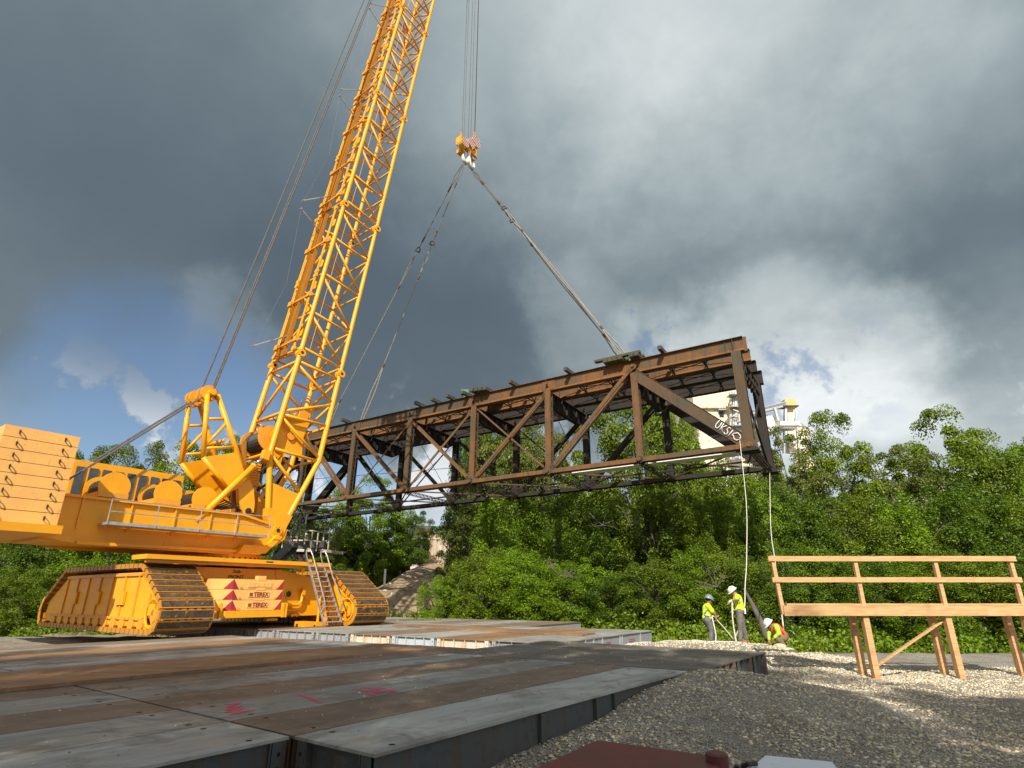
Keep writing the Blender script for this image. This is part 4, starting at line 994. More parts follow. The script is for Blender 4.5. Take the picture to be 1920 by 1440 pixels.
cp(MB().bar(MN(11.15, NL - .06, 5.58), MN(12.55, NL - .06, 5.28), .14, .10), "top_flange", M_YEL)
cp(MB().bar(MN(4.5, NL - .10, 3.80), MN(12.1, NL - .10, 3.86), .2, .12), "bottom_flange", M_YEL)
cp(MB().prism([MN(12.1, NL - .35, 3.80), MN(13.0, NL - .35, 4.75), MN(13.25, NL - .35, 4.65), MN(12.45, NL - .35, 3.80)], NV * .3), "slant_brace", M_YEL)
cp(MB().prism([MN(11.0, NL - .45, 3.72), MN(12.1, NL - .45, 3.72), MN(12.7, NL - .45, 4.15), MN(11.2, NL - .45, 4.15)], NV * .4), "slant_brace", M_YEL)
mb = MB(); mb.box(MN(8.6, 22.85, 4.54), (7.0, .9, .07), AX); wk = cp(mb, "side_walkway", M_GALV)
for i in range(5): cp(MB().bar(MN(5.12, 22.42 + i * .2, 4.60), MN(12.1, 22.42 + i * .2, 4.60), .05, .05), "walkway_plank", M_GALV, wk)
for zz in (5.02, 5.50): cp(MB().tube(MN(5.1, 22.38, zz), MN(12.1, 22.38, zz), .022, 6), "rail", M_GALV, wk)
for m0 in (5.1, 6.9, 8.7, 10.4, 12.08): cp(MB().tube(MN(m0, 22.38, 4.5), MN(m0, 22.38, 5.52), .024, 6), "rail_post", M_GALV, wk)
cp(MB().tube(MN(11.55, 25, 3.36), MN(11.55, 25, 3.72), 1.75, 40), "slewing_ring", M_YEL2)
hb_ = MB()
for i in range(40):
    a = 2 * PI * i / 40; hb_.disc(MN(11.55, 25, 3.55) + Vector((math.cos(a), math.sin(a), 0)) * 1.76, Vector((math.cos(a), math.sin(a), 0)), .05, .03, 8)
cp(hb_, "ring_bolts", M_BLACK, kind="stuff")
# engine house, winches, A-frame, counterweight, operator's cab
cp(MB().box(MN(6.6, 26.0, 6.5), (4.6, 1.5, 1.75), AX), "engine_house", M_YEL)
for k in range(9): cp(MB().box(MN(4.6 + k * .5, 25.22, 6.5), (.34, .05, 1.2), AX), "louvre", M_DGREY)
for mm, nn in ((9.4, 24.6), (7.6, 24.3), (5.4, 24.2)):
    cp(MB().tube(MN(mm, nn - .8, 6.15), MN(mm, nn + .8, 6.15), .42, 20), "winch_drum", M_RUBBER)
    for e in (-.82, .82): cp(MB().disc(MN(mm, nn + e, 6.15), NV, .60, .05, 24), "drum_flange", M_YEL)
    cp(MB().box(MN(mm, nn, 5.78), (1.1, 1.9, .22), AX), "winch_base", M_YEL2)
for k in range(7):
    cp(MB().path([MN(9.4 + .12 * k, 23.6, 5.75), MN(10.1 + .15 * k, 23.5, 6.25 - .05 * k), MN(11.2, 23.6 + .1 * k, 5.8)], .035, 6), "hydraulic_hose", M_BLACK)
cwp = [(1.2, 22.0), (3.4, 22.0), (3.4, 28.0), (1.2, 28.0)]
cp(MB().box(MN(2.2, 25, 4.1), (2.6, 6.6, .3), AX), "counterweight_tray", M_YEL)
for side in (-1, 1):
    for k in range(8):
        c_ = MN(2.2, 25 + side * 2.1, 4.47 + k * .42)
        cw = cp(MB().box(c_, (2.3, 2.0, .40), AX), "counterweight_slab", M_BALL)
        for e in (-.7, .7):
            cp(MB().torus(c_ + MV * e - NV * 1.06, MV, .07, .02, 10, 5), "lifting_eye", M_BLACK, cw)
cab = MB(); cab.box(MN(12.2, 28.0, 4.95), (2.0, 1.2, 2.0), AX); cb = cp(cab, "operator_cab", M_YEL)
M_GLASS = plain("cab_glass", (0.03, 0.045, 0.05), None, 3, 0.08)
for a in ((MN(13.23, 28.0, 5.1), (.04, 1.0, 1.3)), (MN(12.3, 28.62, 5.2), (1.3, .04, 1.0))): cp(MB().box(a[0], a[1], AX), "window", M_GLASS, cb)
# A-frame mast leaning back over the rear
HD = MN(8.85, 25, 11.45)
for n0 in (23.75, 26.25):
    ft_ = MN(11.55, n0, 5.82); hd = MN(8.9, n0 + (.3 if n0 < 25 else -.3), 11.4); dx = (hd - ft_).normalized(); sx = Vector(NV).cross(dx).normalized()
    if sx.dot(MV) < 0: sx = -sx
    P_ = lambda s, w: ft_ + dx * s + sx * w
    cp(MB().prism([P_(-.15, .25) - NV * .14, P_(.25, .45) - NV * .14, P_(1.0, .62) - NV * .14, P_(1.5, .55) - NV * .14, P_(1.4, -.1) - NV * .14, P_(.6, -.3) - NV * .14, P_(-.1, -.3) - NV * .14], NV * .28), "mast_foot_plate", M_YEL)
    cp(MB().prism([P_(1.3, .55) - NV * .11, P_(3.0, .42) - NV * .11, P_(3.2, -1.25) - NV * .11, P_(1.2, -.45) - NV * .11], NV * .22), "mast_web_plate", M_YEL)
    cp(MB().tube(P_(1.2, .5), P_(6.1, .28), .13, 10), "mast_chord", M_YEL, smooth=True); cp(MB().tube(P_(1.2, -.5), P_(3.2, -1.3), .12, 10), "mast_chord", M_YEL, smooth=True); cp(MB().tube(P_(3.2, -1.3), P_(6.2, -.2), .12, 10), "mast_chord", M_YEL, smooth=True)
    for (a, b) in (((3.3, .4), (3.6, -1.1)), ((3.7, -1.05), (4.6, .35)), ((4.8, .33), (5.0, -.6))): cp(MB().tube(P_(*a), P_(*b), .07, 8), "mast_brace", M_YEL, smooth=True)
    cp(MB().disc(ft_ - NV * .17, NV, .16, .06, 12), "mast_foot_pin", M_BLACK)
for k in range(3):
    f_ = (.35, .6, .95)[k]; cp(MB().tube(MN(11.55, 23.75, 5.82) .lerp(HD + NV * -1.0, f_), MN(11.55, 26.25, 5.82).lerp(HD + NV * 1.0, f_), .09, 8), "mast_cross_tube", M_YEL, smooth=True)
cp(MB().tube(HD - NV * 1.25, HD + NV * 1.25, .16, 12), "mast_head_shaft", M_YEL)
for e in (-.8, -.4, .4, .8): cp(MB().disc(HD + NV * e, NV, .42, .14, 20), "mast_sheave", M_YEL2)
for e in (-.8, -.4, .4, .8): cp(MB().tube(HD + NV * e, MN(3.4, 25 + e, 5.7), .03, 5), "backstay_rope", M_ROPE)
for nn, zz, dd, ub in ((24.0, 11.4, .9, 0), (24.25, 11.35, 1.5, 0), (25.4, 11.6, 2.4, 0)):
    cp(MB().tube(MN(8.9, nn, zz), B(-.25, dd, TIPU), .045, 6), "luffing_rope", M_ROPE)
# back-stop cylinder
a = MN(9.0, 23.45, 5.05); mid = MN(11.41, 23.45, 8.1); b = MN(11.95, 23.5, 8.75)
cp(MB().tube(a, mid, .15, 14), "backstop_cylinder", M_YEL, smooth=True); cp(MB().tube(mid, b, .075, 12), "backstop_rod", M_CHROME, smooth=True); cp(MB().tube(mid - (mid - a).normalized() * .12, mid, .18, 14), "cylinder_gland", M_YEL)
cp(MB().box(b, (.35, .3, .5), (BT, BD, BU)), "rod_clevis", M_YEL)
# louvred boxes behind the boom foot
for (m0, n0, z0, z1, w) in ((11.9, 24.6, 7.3, 8.5, 1.15), (12.2, 24.9, 5.9, 7.1, 1.1)):
    bx = cp(MB().box(MN(m0, n0 + .4, (z0 + z1) / 2), (w, .7, z1 - z0), AX), "cooler_box", M_YEL2)
    for k in range(9): cp(MB().box(MN(m0, n0 + .03, z0 + (z1 - z0) * (k + .5) / 9), (w - .1, .06, (z1 - z0) / 22), AX), "fin", M_YEL, bx)
cp(MB().prism([MN(10.9, 24.2, 6.0), MN(11.7, 24.2, 6.0), MN(11.2, 24.2, 9.3), MN(10.8, 24.2, 9.2)], NV * .1), "mast_guard_plate", M_OCH)
cp(MB().bar(MN(10.9, 23.9, 9.35), MN(11.5, 24.0, 5.9), .16, .16, NV), "mast_strut", M_OCH)
cp(MB().tube(MN(12.2, 24.9, 5.85), MN(12.9, 24.4, 5.35), .13, 10), "short_cylinder", M_YEL, smooth=True)
cp(MB().box(MN(12.9, 25, 4.7), (.5, 2.9, .9), AX), "front_cross_box", M_YEL2)
# --- undercarriage
prof = [(19.30, .50), (18.92, .66), (18.72, 1.02), (18.72, 1.36), (18.92, 1.72), (20.95, 3.04), (29.05, 3.04), (31.08, 1.72), (31.28, 1.36), (31.28, 1.02), (31.08, .66), (30.70, .50)]
def shoe_mesh():
    mb = MB()
    mb.m = 0
    mb.b2((-1.0, -.160, 0), (1.0, .160, .055))
    for e in (-1, 1): mb.b2((e * .999 - e * .04, -.158, -.12), (e * .999, .158, .056))
    for x in (-.42, -.14, .14, .42): mb.b2((x - .09, -.26, -.14), (x + .09, .20, -.002))
    mb.m = 1
    mb.b2((-.94, -.115, .050), (.94, .13, .068))
    me_o = mb.build("track_shoe", [yellow("muddy_track_yellow", (0.50, 0.22, 0.02), 2.2), M_SHOE]); me = me_o.data; bpy.data.objects.remove(me_o); return me
SHOE = shoe_mesh()
def track(mc, lab):
    side = MB()
    inner = [(19.55, .75), (19.1, .95), (19.0, 1.4), (19.25, 1.65), (21.05, 2.78), (28.95, 2.78), (30.75, 1.65), (31.0, 1.4), (30.9, .95), (30.45, .75)]
    fr = MB()
    for e in (-1, 1):
        # side wall with a cut-away round the end hub: three plates
        m0 = mc + e * .82
        fr.prism([MN(m0, n, z) for n, z in [(20.15, .75), (20.2, 1.9), (21.15, 2.7), (28.85, 2.7), (30.75, 1.6), (30.9, .95), (30.45, .75)]], MV * .06)
        fr.prism([MN(m0, n, z) for n, z in [(19.02, 1.46), (19.25, 1.72), (21.1, 2.78), (21.15, 2.6), (20.1, 1.9), (19.45, 1.6)]], MV * .06)
        fr.prism([MN(m0, n, z) for n, z in [(19.5, .66), (20.3, .66), (20.3, .85), (19.5, .80)]], MV * .06)
    fr.box(MN(mc, 25, 1.5), (1.5, 10.0, .9), AX); fr.box(MN(mc, 25, 2.3), (1.2, 7.6, .7), AX)
    tk = cp(fr, "crawler_track", M_YEL, label=lab)
    e = -1; m0 = mc - .83
    cp(MB().torus(MN(m0 - .03, 19.62, 1.22), MV, .50, .05, 26, 6), "hub_opening_ring", M_YEL, tk)
    cp(MB().disc(MN(mc, 19.5, 1.15), MV, .56, 1.4, 26), "idler_wheel", M_YEL2, tk)
    cp(MB().disc(MN(mc - .72, 19.5, 1.15), MV, .24, .3, 14), "idler_hub", M_YEL2, tk)
    cp(MB().box(MN(mc - .72, 19.75, 1.35), (.3, .5, .4), AX), "idler_bearing", M_YEL, tk)
    for k in range(12): cp(MB().disc(MN(mc, 20.4 + k * .83, .80), MV, .24, 1.78, 14), "track_roller", M_YEL2, tk)
    for k in range(7): cp(MB().bar(MN(m0 - .02, 21.3 + k * 1.25, .95), MN(m0 - .02, 21.3 + k * 1.25, 2.62), .05, .09, NV), "frame_rib", M_YEL2, tk)
    cp(MB().bar(MN(m0 - .03, 20.3, 1.02), MN(m0 - .03, 30.2, 1.02), .07, .10), "frame_rail", M_YEL2, tk); cp(MB().bar(MN(m0 - .03, 21.1, 2.62), MN(m0 - .03, 28.9, 2.62), .07, .10), "frame_rail", M_YEL2, tk)
    for k in range(3): cp(MB().box(MN(m0 - .05, 22.6 + k * 2.5, 1.75), (.08, .7, .5), AX), "access_cover", M_YEL, tk)
    for k in range(24): cp(MB().disc(MN(m0 - .06, 20.6 + k * .4, 1.02), MV, .03, .05, 6), "bolt", M_YEL2, tk)
    cp(MB().bar(MN(m0 - .02, 19.3, 1.80), MN(m0 - .02, 21.1, 2.92), .1, .07, NV), "frame_rib", M_YEL, tk)
    # chain of shoes
    P = [Vector((n, z, 0)) for n, z in prof]; P.append(P[0]); seg = []; L = 0
    for a_, b_ in zip(P[:-1], P[1:]): seg.append((L, a_, b_)); L += (b_ - a_).length
    N_ = int(round(L / .40))
    for i in range(N_):
        s = L * (i + .5) / N_
        for (l0, a_, b_) in seg:
            if l0 <= s <= l0 + (b_ - a_).length: break
        q = a_.lerp(b_, (s - l0) / (b_ - a_).length); d = (b_ - a_).normalized()
        def tang(s_):
            s_ = s_ % L
            for (l0, a2, b2) in seg:
                if l0 <= s_ <= l0 + (b2 - a2).length: return a2.lerp(b2, (s_ - l0) / (b2 - a2).length)
            return P[0]
        d = (tang(s + .2) - tang(s - .2)).normalized()
        X = MV.copy(); Y = (NV * d.x + ZV * d.y); Zo = X.cross(Y)
        cc = MN(mc, q.x, q.y); ctr = MN(mc, 25, 1.7)
        if Zo.dot(cc - ctr) < 0: X = -X; Zo = X.cross(Y)
        M4 = Matrix.Translation(cc - Zo * .06) @ Matrix((X, Y, Zo)).transposed().to_4x4()
        o = bpy.data.objects.new("track_shoe", SHOE); COL.objects.link(o); o.parent = tk
        o.matrix_parent_inverse = parent_mat(tk).inverted(); o.matrix_basis = M4
    return tk
track(15.9, "far crawler track, the one whose worn shoes face the ladder side"); track(7.15, None)
wall = [(8.25, .95), (14.95, .95), (14.95, 2.45), (13.9, 2.72), (12.3, 2.98), (8.25, 2.98)]
cp(MB().prism([MN(m, 21.25, z) for m, z in wall], NV * 7.4), "car_body", M_YEL)
cp(MB().torus(MN(12.85, 21.22, 1.92), NV, .17, .035, 20, 6), "hole_rim", M_YEL); cp(MB().disc(MN(12.85, 21.245, 1.92), NV, .165, .02, 20), "round_hole", M_BLACK)
mb = MB(); mb.path([MN(12.0, 21.1, 1.78), MN(12.35, 21.08, 1.42), MN(13.35, 21.08, 1.44), MN(13.5, 21.08, 1.6), MN(13.52, 21.08, 2.0)], .07, 8); cp(mb, "pipe_handle", M_YEL, smooth=True)
mb = MB(); mb.path([MN(12.0, 21.12, 1.55), MN(12.4, 21.12, 1.18), MN(13.4, 21.12, 1.2)], .05, 8); cp(mb, "pipe_handle", M_YEL, smooth=True)
mb = MB(); mb.box(MN(13.52, 21.05, 2.02), (.16, .16, .3), AX); cp(mb, "handle_socket", M_YEL)
for k in range(4): cp(MB().disc(MN(13.05 + .13 * k, 21.1, .98 + .03 * (k % 2)), NV, .07, .2, 8), "valve", M_YEL2)
cp(MB().bar(MN(14.62, 21.2, .6), MN(14.62, 21.2, 2.4), .10, .10), "stiffener", M_YEL)
cp(MB().bar(MN(12.35, 21.22, 2.1), MN(12.0, 21.22, 2.95), .05, .05), "stiffener", M_YEL)
# deck ledge round the car body
cp(MB().box(MN(10.2, 20.95, 3.255), (8.45, 1.3, .17), AX), "deck_ledge", M_YEL)
cp(MB().box(MN(11.3, 25, 3.20), (6.0, 6.8, .12), AX), "upper_deck", M_YEL2)
cp(MB().box(MN(10.2, 20.55, 3.10), (8.3, .06, .12), AX), "ledge_lip", M_YEL2)
for m0 in (8.4, 10.6, 12.9, 14.1): cp(MB().box(MN(m0, 20.9, 3.1), (.1, .6, .14), AX), "ledge_bracket", M_YEL2)
cp(MB().prism([MN(14.1, 20.4, 3.15), MN(14.5, 20.4, 3.15), MN(14.2, 20.4, 2.8)], NV * .5), "ledge_bracket", M_YEL2)
cp(MB().box(MN(13.0, 20.6, 2.98), (.18, .2, .2), AX), "ledge_lug", M_YEL); cp(MB().box(MN(13.15, 20.28, 3.4), (.2, .1, .12), AX), "ledge_lug", M_YEL)
def MNs(m, n, z=0.0): return MN(m - .28, n, z)
# ballast blocks on their tray, with red triangles folded over the front corner
cp(MB().prism([MNs(8.9, 20.35, .98), MNs(9.5, 19.95, .98), MNs(12.25, 19.95, .98), MNs(12.35, 21.2, .98), MNs(8.9, 21.2, .98)], (0, 0, .27)), "ballast_tray", M_YEL)
for m0 in (9.3, 12.12, 12.26): cp(MB().box(MNs(m0, 19.98, 1.25), (.09, .14, .60), AX), "tray_post", M_YEL)
for k in range(3):
    z0 = 1.26 + .418 * k; sh = -.035 * (2 - k) ; n0 = 20.05
    pts = [(8.95, 20.42), (9.72 + .03 * (2 - k), n0), (12.05, n0), (12.12, 20.4), (12.12, 21.15), (8.95, 21.15)]
    bk = cp(MB().prism([MNs(m + 0 * sh, n, z0) for m, n in pts], (0, 0, .405)), "ballast_block", M_BALL)
    mc_ = 10.98 if k < 2 else 10.98
    cp(MB().box(MNs(mc_, n0 + .12, z0 + .405 + (.03 if k < 2 else .05)), (.42 if k < 2 else .36, .27, .10 if k < 2 else .2), AX), "lifting_lug", M_BALL, bk)
    if k < 2: cp(MB().box(MNs(10.92, n0 - .012, z0 + .21), (.95, .03, .20), AX), "name_plate", M_BALL, bk)
    else: cp(MB().box(MNs(10.92, n0 - .012, z0 + .18), (1.1, .03, .20), AX), "name_plate", M_BALL, bk)
    A0 = MNs(9.72 + .03 * (2 - k), n0, 0); dl = (MNs(8.95, 20.42, 0) - A0).normalized(); offl = dl.cross(ZV).normalized()
    if offl.dot(-NV) < 0: offl = -offl
    off = -NV * .006 + ZV * 0
    cp(MB().prism([A0 + off + ZV * (z0 + .40), A0 + off + ZV * (z0 + .01), A0 + off + MV * .26 + ZV * (z0 + .01)], NV * .004), "red_triangle", M_RED, bk)
    cp(MB().prism([A0 + offl * .006 + ZV * (z0 + .40), A0 + offl * .006 + ZV * (z0 + .01), A0 + offl * .006 + dl * .36 + ZV * (z0 + .01)], -offl * .004), "red_triangle", M_RED, bk)
    Bc = MNs(12.05, n0, 0)
    cp(MB().prism([Bc + off + ZV * (z0 + .39), Bc + off + ZV * (z0 + .01), Bc + off - MV * .30 + ZV * (z0 + .01)], NV * .004), "red_triangle", M_RED, bk)
    for mm in (10.05, 11.7): cp(MB().torus(MNs(mm, n0 - .03, z0 + .1), NV, .045, .012, 10, 5), "eyelet", M_BALL, bk)
def word(body, size, m, n, z, mat, name='lettering', bold=0.0, sx=1.0):
    o = text(body, size, frame_mtx(MN(m, n, z), MV, -NV) @ Matrix.Diagonal((sx, 1, 1, 1)), mat, CR, name, 0.004, bold); return o
for k in (0, 1):
    z0 = 1.26 + .418 * k + .21
    word("TEREX", .235, 11.02 - .28, 20.05 - .032, z0, M_DKRED, bold=.007, sx=.98)
    mb = MB()                                # small emblem of crossing bars left of the word
    for dx in (-.045, 0, .045): mb.box(MN(10.28 + dx, 20.05 - .032, z0), (.018, .008, .14), AX)
    for dz in (-.045, 0, .045): mb.box(MN(10.28, 20.05 - .035, z0 + dz), (.15, .008, .016), AX)
    cp(mb, "emblem", M_DKRED)
word("TEREX", .19, 10.67, 20.05 - .032, 1.26 + .836 + .18, M_BALL, bold=.006, sx=1.3)
word("26,0t", .15, 10.15, 21.238, 2.84, M_BLACK, bold=.004, sx=1.15); word("FRONT", .19, 10.15, 21.238, 2.62, M_BLACK, bold=.003, sx=1.15)
cp(MB().box(MN(10.15, 21.24, 2.49), (.36, .008, .03), AX), "underline_mark", M_BLACK)
cp(MB().box(MN(11.1, 20.292, 3.26), (.34, .008, .05), AX), "stencil_mark", M_BLACK)
# timber blocking and loose planks under the car body
cp(MB().box(MN(13.3, 20.4, .62), (.5, .8, .22), AX), "jack_pad", M_YEL); cp(MB().box(MN(13.9, 20.5, .60), (.35, .9, .18), AX), "jack_pad", M_YEL); cp(MB().box(MN(11.7, 20.6, .85), (.5, .3, .1), AX), "jack_pad", M_YEL)
# access ladder leaning on the ledge
def at_n(x, y, n):
    rr0 = ray(x, y); return Vector((0, 0, CAMZ)) + rr0 * (((MN(0, n) - Vector((0, 0, CAMZ))).dot(NV)) / rr0.dot(NV))
BLp, BRp = at_n(607, 1169, 19.4), at_n(640, 1168, 19.4)
TLp, TRp = MN(13.05, 20.25, 3.30), MN(13.86, 20.25, 3.30)
lad = empty("access_ladder", BLp, "galvanised ladder with looped handrails leaning against the crane's yellow ledge", "ladder")
for a, b in ((BLp, TLp), (BRp, TRp)): (MB().bar(a, b, .05, .11, NV)).build("ladder_rail", M_GALV, lad)
for i in range(12):
    f_ = (i + .3) / 12; MB().bar(BLp.lerp(TLp, f_), BRp.lerp(TRp, f_), .16, .045, ZV).build("tread", M_GALV, lad)
dr = (TLp - BLp).normalized(); sd = (BRp - BLp).normalized(); pn = sd.cross(dr).normalized()
if pn.dot(NV) > 0: pn = -pn
for a, b in ((BLp, TLp), (BRp, TRp)):
    L_ = (b - a).length
    MB().path([b + dr * -.05, b + dr * .38 + pn * .02, b + dr * .56 + pn * .10, b + dr * .62 + pn * .24, b + dr * .50 + pn * .38, b + dr * .2 + pn * .44, b - dr * .8 + pn * .44, a + dr * .95 + pn * .44, a + dr * .65 + pn * .38, a + dr * .45 + pn * .04], .032, 8).build("handrail_loop", M_GALV, lad, smooth=True)
# dark stair and landing beyond the crane
st = empty("steel_stair", at(520, 1048, 36), "dark grey steel stair and landing with railings behind the boom foot", "stair")
S0, S1, S2, S3 = at(512, 1052, 36), at(548, 1018, 36.5), at(547, 1022, 36.5), at(568, 1024, 36.5)
for off in (0, 1): MB().bar(S0 + Vector((0, off, 0)), S1 + Vector((0, off, 0)), .05, .42).build("stringer", M_DGREY, st)
for i in range(7): p = S0.lerp(S1, (i + .5) / 7); MB().box(p + Vector((0, .5, 0)), (.3, .95, .04)).build("tread", M_DGREY, st)
MB().bar(S2 + Vector((0, .5, 0)), S3 + Vector((0, .5, 0)), 1.0, .25).build("landing", M_DGREY, st)
for q in (S2, S2.lerp(S3, .5), S3): MB().tube(q, q + Vector((0, 0, 1.9)), .045, 6).build("rail_post", M_DGREY, st)
for h_ in (.45, .9, 1.35): MB().tube(S2 + Vector((0, 0, h_)), S3 + Vector((0, 0, h_)), .035, 6).build("rail", M_DGREY, st)
MB().tube(S0 + Vector((0, 0, .9)), S1 + Vector((0, 0, .9)), .03, 6).build("rail", M_DGREY, st)
for q in (S2 + Vector((.1, .5, 0)), S3 + Vector((0, .5, 0))): MB().tube(Vector((q.x, q.y, -.6)), q, .07, 6).build("support_leg", M_DGREY, st)
# ------------------------------------------------------------------ foliage
def leaf_mat(name, a, b, c_):
    m, t = new_mat(name)
    at1 = t.node('ShaderNodeAttribute', attribute_name='tint')
    sp = t.node('ShaderNodeSeparateColor'); t.l.new(at1.outputs['Color'], sp.inputs[0])
    inf = t.node('ShaderNodeObjectInfo')
    a = tuple(x * 1.12 for x in a); b = tuple(x * 1.15 for x in b); c = t.mix(sp.outputs[0], a, b); c = t.mix(t.math('MULTIPLY', sp.outputs[1], 0.55), c, c_)
    c = t.mix(t.math('MULTIPLY', inf.outputs['Random'], 0.30), c, (0.05, 0.085, 0.02))
    dif = t.node('ShaderNodeBsdfDiffuse'); tr = t.node('ShaderNodeBsdfTranslucent'); gl = t.node('ShaderNodeBsdfGlossy')
    gl.inputs['Roughness'].default_value = 0.45; gl.inputs['Color'].default_value = (0.8, 0.85, 0.8, 1)
    t.l.new(c, dif.inputs[0]); t.l.new(t.mix(0.6, c, (0.12, 0.17, 0.02)), tr.inputs[0])
    m1 = t.node('ShaderNodeMixShader'); m1.inputs[0].default_value = 0.32; t.l.new(dif.outputs[0], m1.inputs[1]); t.l.new(tr.outputs[0], m1.inputs[2])
    m2 = t.node('ShaderNodeMixShader'); m2.inputs[0].default_value = 0.025; t.l.new(m1.outputs[0], m2.inputs[1]); t.l.new(gl.outputs[0], m2.inputs[2])
    t.l.new(m2.outputs[0], m.node_tree.nodes['Material Output'].inputs[0])
    return m
LEAFM = [leaf_mat("leaf_mid_green", (0.075, 0.130, 0.006), (0.190, 0.260, 0.012), (0.27, 0.29, 0.02)),
         leaf_mat("leaf_bright_green", (0.085, 0.165, 0.005), (0.205, 0.320, 0.010), (0.30, 0.34, 0.02)),
         leaf_mat("leaf_dusty_olive", (0.090, 0.120, 0.020), (0.190, 0.220, 0.040), (0.28, 0.28, 0.08)),
         leaf_mat("leaf_deep_green", (0.045, 0.095, 0.006), (0.115, 0.190, 0.010), (0.18, 0.22, 0.02))]
M_BARK = plain("bark", (0.075, 0.062, 0.048), (0.12, 0.10, 0.08), 3, 0.95, 0, 0.6)
M_BARKL = plain("dead_branch_bark", (0.15, 0.125, 0.10), (0.09, 0.075, 0.06), 5, 0.95)
def quads_mesh(name, co, tint, mat):
    n = len(co) // 4; me = bpy.data.meshes.new(name)
    me.vertices.add(n * 4); me.vertices.foreach_set('co', co.astype(np.float32).ravel())
    me.loops.add(n * 4); me.loops.foreach_set('vertex_index', np.arange(n * 4, dtype=np.int32))
    me.polygons.add(n); me.polygons.foreach_set('loop_start', np.arange(n, dtype=np.int32) * 4); me.polygons.foreach_set('loop_total', np.full(n, 4, np.int32))
    me.update(); ca = me.color_attributes.new('tint', 'FLOAT_COLOR', 'POINT')
    cc = np.ones((n * 4, 4), np.float32); cc[:, :3] = np.repeat(tint, 4, axis=0); ca.data.foreach_set('color', cc.ravel())
    me.materials.append(mat); return me
def crown_data(seed, nclump, per, leaf, mat, flat=.6, low=-1.0, ragged=.18):
    rng = np.random.RandomState(seed); cen = []
    while len(cen) < nclump:
        p = rng.uniform(-1, 1, 3); r = np.linalg.norm(p)
        if r > 1 or rng.rand() > r ** 1.6 + .08 or p[2] < low: continue
        p = p * (1 + ragged * rng.randn() * .5); cen.append(p)
    cen = np.array(cen); rad = rng.uniform(.12, .27, nclump)
    k = rng.randint(0, nclump, nclump * per)
    d = rng.randn(len(k), 3); d /= np.linalg.norm(d, axis=1)[:, None]; d[:, 2] = np.where((d[:, 2] < 0) & (rng.rand(len(k)) < .65), -d[:, 2], d[:, 2])
    rr = rng.rand(len(k)) ** .45
    pos = cen[k] + d * (rad[k] * rr)[:, None] * np.array([1, 1, flat]); pos[:, 2] -= .10 * rad[k] * rr ** 2 * 2
    nrm = rng.randn(len(k), 3) * .75 + d * .75 + np.array([0, 0, .40]); nrm /= np.linalg.norm(nrm, axis=1)[:, None]
    a = np.cross(nrm, rng.randn(len(k), 3)); a /= np.linalg.norm(a, axis=1)[:, None]; b = np.cross(nrm, a)
    s = leaf * rng.uniform(.55, 1.35, len(k))[:, None]
    Q_ = np.array([1, 1, 1 / 1.55])
    co = np.stack([pos - a * s * Q_, pos + (b * s * .6 + nrm * s * .12) * Q_, pos + a * s * Q_, pos - (b * s * .6 - nrm * s * .12) * Q_], 1).reshape(-1, 3)
    ct = np.clip(rng.normal(.5, .28, nclump), 0, 1)[k] * .7 + rng.rand(len(k)) * .3
    t2 = (rng.rand(len(k)) < .06 + .3 * (rng.rand(nclump)[k] ** 3)).astype(float) * rng.rand(len(k))
    return quads_mesh("crown", co, np.stack([ct, t2, ct * 0], 1), mat), cen
def trunk_data(seed, cen, nb=26):
    rng = random.Random(seed); mb = MB()
    mb.path([(0, 0, -1.25), (.02, .01, -.6), (-.02, .02, 0), (.03, 0, .45)], [.055, .045, .032, .012], 8)
    for i in range(nb):
        c = cen[rng.randrange(len(cen))]; z0 = max(-.9, min(.3, c[2] * .5 - .35)); s = Vector((0, 0, z0)); e = Vector(c)
        m = s.lerp(e, .5) + Vector((rng.uniform(-.08, .08), rng.uniform(-.08, .08), rng.uniform(-.02, .1)))
        mb.path([s, m, e], [.020, .013, .004], 5)
    o = mb.build("trunk", M_BARK); me = o.data; bpy.data.objects.remove(o); return me
VAR = []
for i, (nc, per, lf, flat) in enumerate([(150, 430, .0205, .6), (120, 520, .020, .65), (170, 380, .021, .95), (105, 580, .020, .7), (150, 420, .019, .9), (90, 660, .021, 1.0)]):
    cm, cen = crown_data(20 + i, nc, per, lf, LEAFM[0], flat)
    VAR.append((cm, trunk_data(50 + i, cen)))
# a material per crown kind: copies of the same crown in other greens
VM = {}
def crown_mesh(v, mi):
    if (v, mi) not in VM:
        me = VAR[v][0] if mi == 0 else VAR[v][0].copy()
        if mi: me.materials[0] = LEAFM[mi]
        VM[(v, mi)] = me
    return VM[(v, mi)]
trng = random.Random(11)
def tree_at(x, y, z0, height, hw, v, mi, label, group="trees on the far bank", name="leafy_tree", cat="tree", cfrac=.5):
    r = empty(name, (x, y, z0), label, cat, group, 0)
    for nm, me in (("crown", crown_mesh(v, mi)), ("trunk", VAR[v][1])):
        o = bpy.data.objects.new(nm, me); COL.objects.link(o); o.parent = r
        o.location = (0, 0, height * (1 - cfrac)); o.scale = (hw, hw * trng.uniform(.8, 1.05), height * cfrac); o.rotation_euler = (0, 0, trng.uniform(0, 6.28))
    return r
def tree_px(px, fwd, top, hwpx, v, mi, label, base=-1.5, **k):
    p = at(px, top, fwd); D_ = fwd / math.cos(PITCH)
    hw = hwpx / F * fwd * 1.0
    return tree_at(p.x, p.y, base, p.z - base, hw, v, mi, label, **k)
